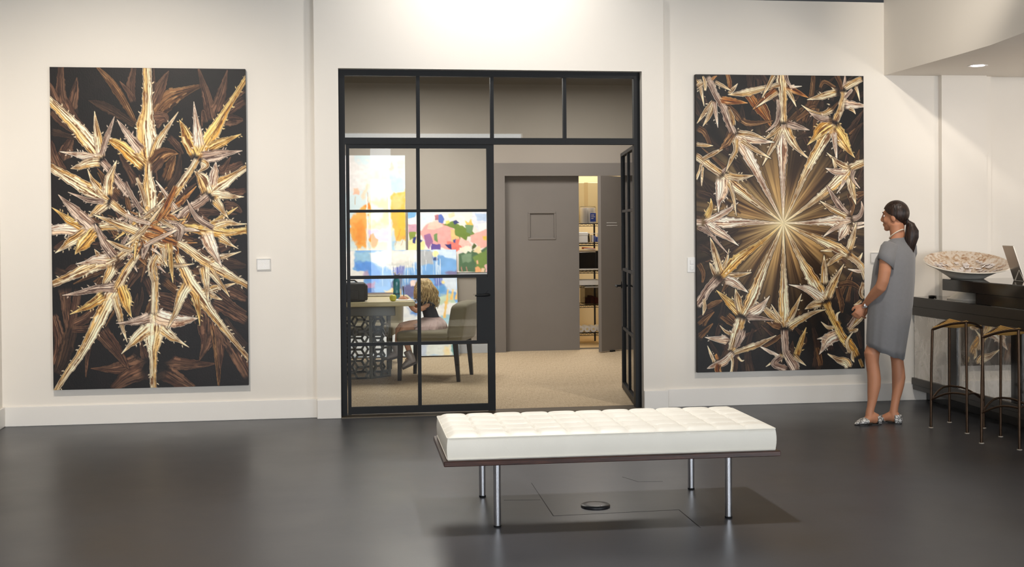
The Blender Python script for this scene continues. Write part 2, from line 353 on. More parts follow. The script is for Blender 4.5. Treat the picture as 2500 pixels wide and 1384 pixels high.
# ------------------------------------------------------------------ painted canvases (colour attribute computed stroke by stroke)
def vnoise(x, y, seed=0):
    xi = np.floor(x).astype(np.int64); yi = np.floor(y).astype(np.int64)
    fx = x - xi; fy = y - yi
    fx = fx*fx*(3-2*fx); fy = fy*fy*(3-2*fy)
    def h(a, b):
        n = (a*374761393 + b*668265263 + seed*974711) & 0x7fffffff
        n = ((n ^ (n >> 13))*1274126177) & 0x7fffffff
        return ((n ^ (n >> 16)) & 0xffff)/65535.0
    return (h(xi, yi)*(1-fx)+h(xi+1, yi)*fx)*(1-fy)+(h(xi, yi+1)*(1-fx)+h(xi+1, yi+1)*fx)*fy
def sm(a, b, x):
    t = np.clip((x-a)/(b-a), 0, 1); return t*t*(3-2*t)
#            light            mid              dark           rim              rim strength
PAL = {'c': ((255,242,210), (228,186,118),  (88,50,24),  (255,240,212), 1.0),
       'p': ((255,242,224), (234,204,172), (110,72,54), (255,244,228), 1.0),
       'g': ((250,218,140),  (214,160,78),  (92,52,20),  (252,230,180), .9),
       'v': ((226,204,184), (156,126,108),  (62,42,38),  (244,224,204), .9),
       'o': ((206,138,72),  (140,78,34),   (58,30,16),  (240,196,140), .8),
       'b': ((150,110,74),  (98,66,42),    (44,28,20),  (200,158,112), .6),
       'd': ((118,90,72),   (86,60,48),    (44,30,26),  (152,114,90),  .5),
       'e': ((82,62,50),    (62,46,38),    (38,29,26),  (104,80,62),   .35)}
class Canvas:
    def __init__(s, x0, y0, x1, y1, nx, ny, bg):
        s.x0, s.y0, s.w, s.h, s.nx, s.ny = x0, y0, x1-x0, y1-y0, nx, ny
        s.sx = nx/s.w; s.sy = ny/s.h
        gx = x0+(np.arange(nx)+.5)/s.sx; gy = y0+(np.arange(ny)+.5)/s.sy
        s.X, s.Y = np.meshgrid(gx, gy)
        s.im = np.zeros((ny, nx, 3)); s.im[:] = np.array(bg)/255.
        s.k = 0
    def box(s, xa, ya, xb, yb):
        i0 = max(0, int((xa-s.x0)*s.sx)-1); i1 = min(s.nx, int((xb-s.x0)*s.sx)+2)
        j0 = max(0, int((ya-s.y0)*s.sy)-1); j1 = min(s.ny, int((yb-s.y0)*s.sy)+2)
        return None if i1 <= i0 or j1 <= j0 else (slice(j0, j1), slice(i0, i1))
    def blade(s, pal, pts, jag=.16, alpha=1., thorn=True):
        """pts: flat x,y,halfwidth triples, base to tip"""
        s.k += 1; rs = random.Random(s.k*7+3)
        P = np.array(pts, float).reshape(-1, 3)
        # catmull-rom resample
        n = len(P); Q = []
        for i in range(n-1):
            a = P[max(i-1, 0)]; b = P[i]; c = P[i+1]; d = P[min(i+2, n-1)]
            for t in np.linspace(0, 1, 6)[:-1]:
                Q.append(.5*((2*b)+(-a+c)*t+(2*a-5*b+4*c-d)*t*t+(-a+3*b-3*c+d)*t**3))
        Q.append(P[-1]); Q = np.array(Q); Q[:, 2] = np.maximum(Q[:, 2], .4)
        if P[-1, 2] < 1.1 and n > 2 and jag < .2:                     # spikes flare at the base so that a cluster webs together
            q = np.linspace(0, 1, len(Q)); Q[:, 2] *= 1.14+.9*np.exp(-(q/.16)**2)
        m = Q[:, 2].max()*1.3+4
        b = s.box(Q[:, 0].min()-m, Q[:, 1].min()-m, Q[:, 0].max()+m, Q[:, 1].max()+m)
        if b is None: return
        X = s.X[b]; Y = s.Y[b]
        best = np.full(X.shape, 1e9); D = np.zeros(X.shape); T = np.zeros(X.shape); Wd = np.ones(X.shape)
        seg = np.hypot(*(Q[1:, :2]-Q[:-1, :2]).T); cum = np.concatenate([[0], np.cumsum(seg)]); L = cum[-1]+1e-6
        for i in range(len(Q)-1):
            ax, ay, aw = Q[i]; bx, by, bw = Q[i+1]; dx, dy = bx-ax, by-ay; l2 = dx*dx+dy*dy+1e-9
            t = np.clip(((X-ax)*dx+(Y-ay)*dy)/l2, 0, 1)
            ex = X-ax-t*dx; ey = Y-ay-t*dy; dd = np.hypot(ex, ey); w = aw+(bw-aw)*t
            q = dd-w; u = q < best
            best = np.where(u, q, best); D = np.where(u, np.where(dx*ey-dy*ex >= 0, dd, -dd), D)
            T = np.where(u, cum[i]+t*math.sqrt(l2), T); Wd = np.where(u, w, Wd)
        sd = rs.randint(0, 9999)
        fade = sm(.3, 2+Q[0, 2]*.9, T)
        if Q[-1, 2] > 1.6: fade = fade*sm(.3, 2+Q[-1, 2]*.9, L-T)
        tj = T/6.
        jg = np.where(D > 0, vnoise(tj, tj*0+3.3, sd), vnoise(tj, tj*0+9.1, sd+5))
        saw = (jg > .6)*(jg-.6)*2.2
        Wj = Wd*(1-jag*.5+jag*jg)+saw*jag*9*sm(2, 8, Wd)
        e = Wj-np.abs(D)                                   # distance inside the edge
        S = D/np.maximum(Wj, .5)
        lt, md, dk, rm, rk = PAL[pal]; lt, md, dk, rm = [np.array(c)/255. for c in (lt, md, dk, rm)]
        side = 1 if rs.random() < .5 else -1
        n1 = vnoise(S*3.2+sd, T/34., sd+1); n2 = vnoise(S*7+.3*sd, T/34., sd+2); n3 = vnoise(X/5., Y/5., sd+4)
        m1 = sm(-.55, .75, side*S+.9*(n1-.5)+.3*(n2-.5))[..., None]
        col = lt*(1-m1)+md*m1
        m2 = sm(.54, .74, n2*.8+n3*.2)[..., None]*.8; col = col*(1-m2)+dk*m2
        m3 = sm(.62, .85, vnoise(S*5+7.7, T/24., sd+3))[..., None]*.85; col = col*(1-m3)+rm*m3
        for c0, amp in ((.0, .9), (.45*side, .65), (-.5*side, .5)):
            off = c0*np.clip(1-T/L*.3, 0, 1)+.16*(vnoise(T/22., T*0+c0*9, sd+6)-.5)
            v = (1-sm(.25, 1.0, np.abs(S-off)*Wj))*sm(2.5, 6, Wj)*amp
            col = col*(1-v[..., None])+dk*.8*v[..., None]
        v = (sm(.7, 1.3, e)*(1-sm(1.7, 3.0, e))*sm(2.5, 5, Wj)*.75*rk)[..., None]; col = col*(1-v)+dk*.7*v
        rj = vnoise(T/9., np.sign(D)*2+.5, sd+8)
        v = ((1-sm(.75, 1.5, e))*rk*(.45+.55*rj))[..., None]; col = col*(1-v)+rm*v
        out = sm(-3.2, -.2, e)[..., None]*(.62*alpha*fade*sm(8, 24+Q[0, 2], T))[..., None]
        base = s.im[b]*(1-out*(1-np.array([.16, .10, .08])))
        a = (sm(-.45, .45, e)*alpha*fade)[..., None]
        s.im[b] = base*(1-a)+col*a
        if thorn and pal in 'cpgv' and L > 45:
            for _ in range(int(L/14)):
                i = rs.randrange(1, len(Q)-1); x, y, w_ = Q[i]; tx, ty = Q[i+1, :2]-Q[i-1, :2]; l_ = math.hypot(tx, ty)+1e-6; sg = rs.choice((-1, 1)); nx_, ny_ = -ty/l_*sg, tx/l_*sg
                ln = rs.uniform(2.5, 6.5); s.blade(pal, (x+nx_*w_*.8, y+ny_*w_*.8, 1.5, x+nx_*(w_+ln*.5)+tx/l_*ln*.3, y+ny_*(w_+ln*.5)+ty/l_*ln*.3, 1.1, x+nx_*(w_+ln)+tx/l_*ln*.8, y+ny_*(w_+ln)+ty/l_*ln*.8, .4), thorn=False)
    def poly(s, col, pts, soft=.7, wob=2., seed=0, alpha=1., tex=.035):
        s.k += 1; P = np.array(pts, float).reshape(-1, 2)
        b = s.box(P[:, 0].min()-4, P[:, 1].min()-4, P[:, 0].max()+4, P[:, 1].max()+4)
        if b is None: return
        X = s.X[b]; Y = s.Y[b]
        xw = X+wob*(vnoise(X/7., Y/7., s.k)-.5)*2; yw = Y+wob*(vnoise(X/7., Y/7., s.k+50)-.5)*2
        ins = np.zeros(X.shape, bool); d2 = np.full(X.shape, 1e9); n = len(P)
        for i in range(n):
            ax, ay = P[i]; bx, by = P[(i+1) % n]
            c = ((ay > yw) != (by > yw)) & (xw < (bx-ax)*(yw-ay)/((by-ay) or 1e-9)+ax); ins ^= c
            dx, dy = bx-ax, by-ay; t = np.clip(((xw-ax)*dx+(yw-ay)*dy)/(dx*dx+dy*dy+1e-9), 0, 1)
            d2 = np.minimum(d2, np.hypot(xw-ax-t*dx, yw-ay-t*dy))
        e = np.where(ins, d2, -d2); a = (sm(-soft, soft, e)*alpha)[..., None]
        c = np.array(col)/255.*(1+tex*2*(vnoise(X/9., Y/5., s.k+9)-.5)+tex*(vnoise(X/3., Y/8., s.k+11)-.5))[..., None]
        s.im[b] = s.im[b]*(1-a)+np.clip(c, 0, 1)*a
    def mesh(s, name, down=2):
        im = s.im.reshape(s.ny//down, down, s.nx//down, down, 3).mean((1, 3))
        im = im+.16*(im-.42)*(1-np.abs(2*im-1)*.3)
        return np.clip(im, .012, 1)
def thistle_left():
    c = Canvas(120, 164, 606, 947, 800, 1288, (26, 22, 22))
    n = vnoise(c.X/40., c.Y/40., 5)*.5+vnoise(c.X/11., c.Y/11., 6)*.3
    c.im += (n[..., None]-.35)*np.array([.075, .045, .04])
    r = random.Random(11)
    for _ in range(120):
        a = r.uniform(0, 6.283); q = r.uniform(10, 120); l = r.uniform(40, 120); a2 = a+r.uniform(-.7, .7)
        x, y = 365+q*math.cos(a)*1.1, 580+q*math.sin(a)*1.35
        c.blade(r.choice('edddb'), (x, y, r.uniform(3, 8), x+.5*l*math.cos(a2), y+.5*l*math.sin(a2), r.uniform(3, 8), x+l*math.cos(a2), y+l*math.sin(a2), 1), alpha=.75)
    for p, q in DIM_L: c.blade(p, q, alpha=.9)
    for _ in range(60):
        a = r.uniform(0, 6.283); q = r.uniform(0, 85); l = r.uniform(30, 80); a2 = r.uniform(0, 6.283)
        x, y = 368+q*math.cos(a)*1.05, 560+q*math.sin(a)
        c.blade(r.choice('boovv'), (x, y, r.uniform(3, 6), x+.5*l*math.cos(a2), y+.5*l*math.sin(a2), r.uniform(2.5, 5), x+l*math.cos(a2), y+l*math.sin(a2), .8))
    for p, q in ARM_L: c.blade(p, q)
    for _ in range(46):
        a = r.uniform(0, 6.283); q = r.uniform(0, 62)**1.; l = r.uniform(28, 78); a2 = r.uniform(0, 6.283)
        x, y = 372+q*math.cos(a)*1.1, 560+q*math.sin(a)*.8
        c.blade(r.choice('ccpovg'), (x, y, r.uniform(2, 4.2), x+.5*l*math.cos(a2)+r.uniform(-5, 5), y+.5*l*math.sin(a2)+r.uniform(-5, 5), r.uniform(2, 4.2), x+l*math.cos(a2), y+l*math.sin(a2), .7))
    for p, q in TOP_L: c.blade(p, q)
    return c.mesh('l')
DIM_L = [
('d',(160,290,12,148,230,12,148,160,6)),('d',(170,280,10,180,230,9,187,190,1)),('d',(140,260,10,125,220,8,112,195,3)),('d',(150,240,15,180,290,10,215,318,2)),
('b',(333,305,3,300,245,9,270,200,9,233,160,2)),('d',(325,250,6,318,215,11,328,160,5)),('d',(325,240,4,310,220,5,292,198,1)),('e',(330,305,3,260,262,10,215,245,1)),
('b',(362,300,12,400,250,21,440,226,13,505,203,1)),('d',(368,265,12,392,210,11,413,172,1)),('d',(372,230,9,372,160,5)),('d',(365,300,14,385,290,14,384,312,2)),('d',(372,290,16,400,285,12,404,298,2)),
('d',(520,295,12,508,235,12,487,163,2)),('d',(522,285,13,545,225,10,560,168,1)),('d',(540,285,8,570,262,11,606,240,9)),('d',(540,295,9,572,291,13,600,290,2)),('d',(545,270,7,575,235,9,604,215,6)),('d',(505,300,5,498,270,4,494,310,2)),
('d',(142,410,20,160,365,13,178,328,1)),('d',(150,430,18,128,380,12,118,340,6)),('d',(120,270,6,150,300,7,178,324,2)),('e',(120,320,9,160,330,6,190,340,2)),
('d',(410,330,7,430,352,8,448,376,2)),('b',(400,450,10,415,405,10,428,372,1)),('e',(395,480,8,430,430,10,440,370,2)),
('d',(530,420,14,565,410,10,600,395,6)),('d',(535,400,6,545,412,8,566,382,1)),('d',(540,470,12,580,470,10,606,462,5)),('d',(545,500,10,575,505,10,594,520,2)),
('d',(480,520,8,500,540,9,530,545,3)),('d',(520,610,10,555,600,8,580,585,1)),('e',(530,640,10,565,645,14,604,652,3)),('e',(545,655,10,580,690,16,606,720,10)),
('d',(365,878,24,300,893,17,258,898,8,213,896,1)),('d',(378,885,22,430,889,14,480,892,8,524,891,1)),('d',(345,900,22,300,922,17,262,950,8)),('d',(388,905,22,430,930,17,470,952,6)),('d',(350,880,12,340,850,6,336,830,2)),('d',(366,905,26,368,940,34)),
('d',(500,735,14,508,790,24,500,840,12,482,882,1)),('b',(520,790,12,528,860,10,530,948,2)),('d',(530,790,14,536,830,12,534,905,2)),('d',(535,795,16,570,855,19,610,930,16)),
('d',(375,720,7,420,733,13,480,770,5)),('d',(375,740,6,420,755,11,470,772,4)),('d',(500,700,10,560,715,14,606,735,6)),('d',(515,735,10,560,760,16,606,790,10)),('d',(530,720,10,570,750,8,604,768,3)),('e',(540,780,10,570,820,12,604,850,5)),
('d',(150,695,9,157,770,10,165,852,1)),('d',(185,700,9,172,770,9,164,850,2)),('d',(240,795,7,272,842,11,306,898,1)),('d',(225,805,9,262,845,9,300,895,2)),('d',(122,760,8,138,830,14,122,890,8)),('e',(170,790,14,150,860,16,128,910,8)),('d',(215,815,8,205,860,5,200,916,1)),('d',(168,790,10,200,775,11,225,750,6)),('d',(165,800,6,200,800,8,225,790,3)),
('e',(318,770,6,325,740,5,330,715,1)),('e',(322,775,4,340,730,4,341,700,1)),('d',(124,690,6,170,650,7,200,648,2)),('d',(125,610,9,150,590,6,165,580,2)),('e',(125,655,8,165,668,8,190,660,2)),
]
ARM_L = [
# stems into the knot
('v',(243,388,8,262,410,9,285,442,9,315,480,7)),('c',(262,490,9,285,508,9,315,530,6)),('c',(232,553,8,262,550,10,310,553,7)),('c',(280,630,7,305,610,9,340,588,7)),
('c',(484,384,8,465,415,8,440,450,9,412,490,9,385,530,6)),('v',(512,474,9,485,495,10,450,515,10,425,548,8)),('c',(365,620,8,373,680,9,372,730,9,370,770,8)),
# top arm
('c',(366,545,8,364,500,15,361,460,17,359,428,10,360,400,10,359,370,20,357,340,26,355,305,22,358,268,14,360,215,11,359,156,11)),
('g',(355,408,8,322,380,13,286,351,10,249,333,.6)),('v',(348,374,8,322,342,9,303,317,6,284,291,.6)),('c',(366,402,6,382,352,9,400,322,6,436,271,.6)),('b',(364,408,7,390,380,15,412,371,9,435,374,.6)),('d',(368,420,6,385,400,9,398,385,2)),
# upper left
('c',(243,388,5,228,365,14,205,335,17,180,305,14,150,275,11,110,236,9)),('c',(243,385,5,238,340,9,233,310,6,229,271,.6)),('v',(243,382,4,258,335,6,278,283,.6)),('p',(240,386,5,205,380,8,175,374,4,143,369,.6)),('c',(245,392,6,212,397,10,190,405,6,169,410,.6)),
# left
('c',(262,489,4,245,480,11,220,465,17,190,448,15,150,424,11,112,402,9)),('c',(245,472,7,230,450,8,220,435,4,210,411,.6)),('c',(258,480,6,262,440,10,273,412,5,282,390,.6)),('c',(262,491,7,240,507,10,225,518,6,208,530,.6)),('v',(255,491,4,215,487,5,190,478,3,162,467,.6)),
# left middle
('p',(234,553,5,210,556,11,185,558,16,150,556,13,112,560,11)),('g',(205,551,8,165,536,8,145,520,4,122,504,.6)),('v',(224,556,7,185,520,12,160,495,6,138,473,.6)),('c',(210,562,7,170,585,10,150,600,5,129,614,.6)),('g',(230,558,6,202,588,13,186,605,6,177,618,.6)),
# lower left
('c',(282,629,4,265,633,9,240,640,15,200,655,13,160,673,10,116,692,8)),('v',(276,628,5,255,600,10,240,570,6,227,544,.6)),('p',(264,631,8,230,630,9,205,637,4,179,641,.6)),('c',(240,628,6,232,616,4,225,606,.6)),('c',(272,640,8,262,665,10,250,685,6,244,702,1)),
# bottom left
('c',(335,615,6,305,655,10,285,690,11,260,730,16,238,770,16,215,815,13,185,865,10,155,905,8,122,955,6)),('g',(286,690,6,298,722,13,303,745,8,314,773,.6)),('c',(272,715,5,283,760,7,292,800,4,303,834,.6)),('v',(280,700,6,230,702,8,190,711,5,145,717,.6)),('g',(252,715,8,215,740,9,190,752,4,163,763,.6)),
# bottom
('c',(371,762,9,373,798,25,368,830,21,366,858,12,367,885,9,366,920,8,367,955,8)),('p',(370,768,8,405,780,17,440,783,11,480,778,.6)),('c',(384,798,8,410,820,9,430,832,4,456,849,.6)),('v',(368,772,8,330,782,9,305,786,4,276,787,.6)),('c',(362,795,10,330,820,12,310,840,5,288,862,.6)),
# bottom right
('c',(425,618,8,445,655,12,462,692,16,485,725,17,510,760,11,545,805,8,580,848,6,612,886,6)),('c',(458,690,8,440,720,11,425,760,6,404,802,.6)),('g',(470,715,7,478,745,7,482,770,3,484,797,.6)),('c',(488,718,6,520,705,7,550,700,4,580,692,.6)),('c',(495,712,5,520,725,5,541,734,.6)),
# right lower
('c',(425,588,8,460,610,10,494,635,12,520,650,14,550,668,12,580,685,8,612,702,8)),('c',(505,634,6,540,628,6,565,622,3,590,615,.6)),('c',(497,643,8,500,680,9,503,705,5,506,737,.6)),('c',(508,655,7,530,685,6,545,705,4,560,727,.6)),
# right
('g',(428,552,8,470,557,11,500,561,15,530,566,13,560,568,9,610,561,8)),('p',(498,560,10,512,595,14,525,622,8,541,651,.6)),('c',(525,572,10,550,588,8,565,598,3,583,608,.6)),('g',(505,556,5,540,532,5,560,520,3,583,505,.6)),('c',(520,552,6,555,543,8,580,547,3,606,547,.8)),('v',(525,557,3,500,545,6,475,525,5,455,486,.6)),
# right upper
('c',(512,475,6,530,455,17,555,440,14,580,424,8,612,404,7)),('c',(508,474,7,498,445,14,488,428,8,474,416,.6)),('p',(518,458,6,524,425,9,527,408,5,529,392,.6)),('c',(515,475,7,545,475,9,570,479,5,599,480,.6)),('c',(520,482,7,535,500,9,545,515,5,559,533,.6)),
# upper right
('g',(484,385,8,500,355,14,525,318,16,545,285,11,570,245,7,612,180,6)),('g',(480,380,7,462,345,14,452,318,9,439,291,.6)),('p',(488,364,8,484,325,10,479,285,5,475,246,.6)),('g',(505,365,6,540,347,9,565,337,5,593,325,.6)),('v',(487,386,7,530,378,12,560,372,6,596,366,.6)),('c',(488,390,8,505,402,8,482,420,2)),
]
TOP_L = [
('c',(405,598,6,350,575,9,310,556,9,270,540,6,223,522,.6)),('p',(430,516,5,402,472,4,378,439,.6)),('o',(335,545,5,380,560,8,420,582,7)),('o',(345,570,6,390,582,9,432,596,6)),
('c',(330,545,2,366,518,5,412,488,.8)),('c',(430,560,3,395,540,5,364,516,3)),('c',(375,615,7,395,640,6,430,648,4,472,644,.6)),('g',(410,588,4,413,640,5,418,690,.6)),('c',(400,600,5,398,630,4,405,650,.6)),
('p',(345,600,3,375,585,5,430,560,2)),('c',(310,590,6,345,560,5,395,500,1)),('v',(300,440,5,320,480,6,345,520,4)),('o',(430,450,6,405,500,7,380,540,5)),('c',(320,612,4,285,600,6,254,583,.6)),
('v',(425,545,6,440,560,7,432,590,4)),('c',(380,618,6,364,650,9,372,690,6)),('p',(300,520,3,330,535,6,365,545,3)),('c',(330,430,3,345,470,5,352,505,3)),
]
def thistle_right():
    c = Canvas(1699, 183, 2109, 907, 800, 1408, (24, 20, 18))
    dx = c.X-1908; dy = c.Y-546; rr = np.hypot(dx, dy); th = np.arctan2(dy, dx)
    n = (vnoise(c.X/30., c.Y/30., 5)*.6+vnoise(c.X/9., c.Y/9., 6)*.3)
    c.im += (n[..., None]-.35)*np.array([.06, .045, .03])
    st = .45*vnoise(th*9+40, rr/160., 31)+.3*vnoise(th*22+40, rr/120., 32)+.25*vnoise(th*48+90, rr/90., 33)
    lum = np.exp(-rr/150.)*1.0*(1-sm(190, 330, rr+80*(vnoise(th*14, rr*0, 8)-.5)))
    t = sm(.25, .75, st)
    ray = (np.array([72, 54, 38])*(1-t[..., None])+np.array([196, 166, 116])*t[..., None])/255.
    hue = vnoise(th*6+3, rr*0, 40)[..., None]; ray = ray*(1-.25*hue)+ray*np.array([1.12, .86, .6])*.25*hue
    a = np.clip(lum*1.7, 0, .95)[..., None]; c.im = c.im*(1-a)+ray*a
    r = random.Random(5)
    for _ in range(170):
        x = r.uniform(1699, 2109); y = r.uniform(183, 907)
        d = math.hypot(x-1908, (y-546)*.75)
        if d < 150: continue
        a2 = math.atan2(y-546, x-1908)+r.choice((0, 0, 3.14))+r.uniform(-.9, .9); l = r.uniform(40, 110)
        c.blade(r.choice('eeeddb'), (x, y, r.uniform(2.5, 6), x+.5*l*math.cos(a2), y+.5*l*math.sin(a2), r.uniform(2.5, 6), x+l*math.cos(a2), y+l*math.sin(a2), .8), alpha=.7)
    for p, q in DIM_R: c.blade(p, q, alpha=.9)
    for p, q in ARM_R: c.blade(p, q, jag=.22 if q[-1] > .75 else .16, thorn=q[-1] < .75)
    rr = rr*(1+.25*(vnoise(th*14+5, rr*0, 77)-.5)); g = np.exp(-(rr/30.)**1.3)[..., None]*.9
    c.im = c.im*(1-g)+np.array([236, 220, 176])/255.*g
    return c.mesh('r')
DIM_R = [
('o',(1820,222,5,1845,260,8,1865,285,5,1884,314,.8)),('o',(1850,238,5,1868,268,6,1881,302,1)),('o',(1775,178,5,1780,200,5,1783,225,5)),('b',(1770,258,6,1790,275,8,1808,297,5)),('b',(1806,290,4,1830,302,6,1885,295,.8)),('b',(1700,312,8,1720,325,6,1735,360,4)),('b',(1985,180,4,1980,230,6,1960,300,5)),('b',(2040,180,6,2050,200,5,2055,220,3)),
('b',(1940,295,3,1978,265,7,1990,262,3)),('b',(1996,262,3,1990,285,5,1985,330,3)),('b',(2000,215,3,2012,198,4,2040,215,4)),('b',(2070,330,3,2085,322,6,2105,300,2)),('e',(2060,380,8,2085,330,6,2105,300,3)),('b',(2070,470,5,2080,500,6,2075,530,3)),('b',(2080,480,6,2100,475,6,2112,470,4)),
('b',(1850,850,4,1880,835,6,1905,818,3)),('e',(1830,920,12,1820,860,8,1835,800,3)),('b',(1770,765,6,1790,785,7,1800,800,4)),('b',(1755,770,3,1775,785,5,1800,800,3)),('b',(1700,790,4,1720,775,5,1740,760,2)),('b',(1700,825,5,1720,805,5,1737,788,1)),('b',(1716,798,3,1718,785,4,1740,760,1)),
('b',(1720,750,5,1740,740,6,1762,731,2)),('b',(2040,740,5,2060,700,4,2082,660,1)),('b',(2065,745,4,2072,710,3,2078,680,1)),('b',(2035,700,5,2075,695,6,2105,715,2)),('b',(2040,700,6,2050,740,7,2052,770,3)),('e',(1985,905,8,1992,860,9,1980,800,4)),('e',(1945,850,8,1960,830,6,1935,800,3)),('b',(2000,900,5,1995,870,6,1990,850,3)),('e',(2085,800,6,2095,830,6,2100,860,3)),('b',(1702,640,5,1715,665,5,1712,690,2)),('e',(1700,600,8,1725,610,6,1745,630,2)),('e',(1700,470,8,1730,480,9,1755,500,3)),
]
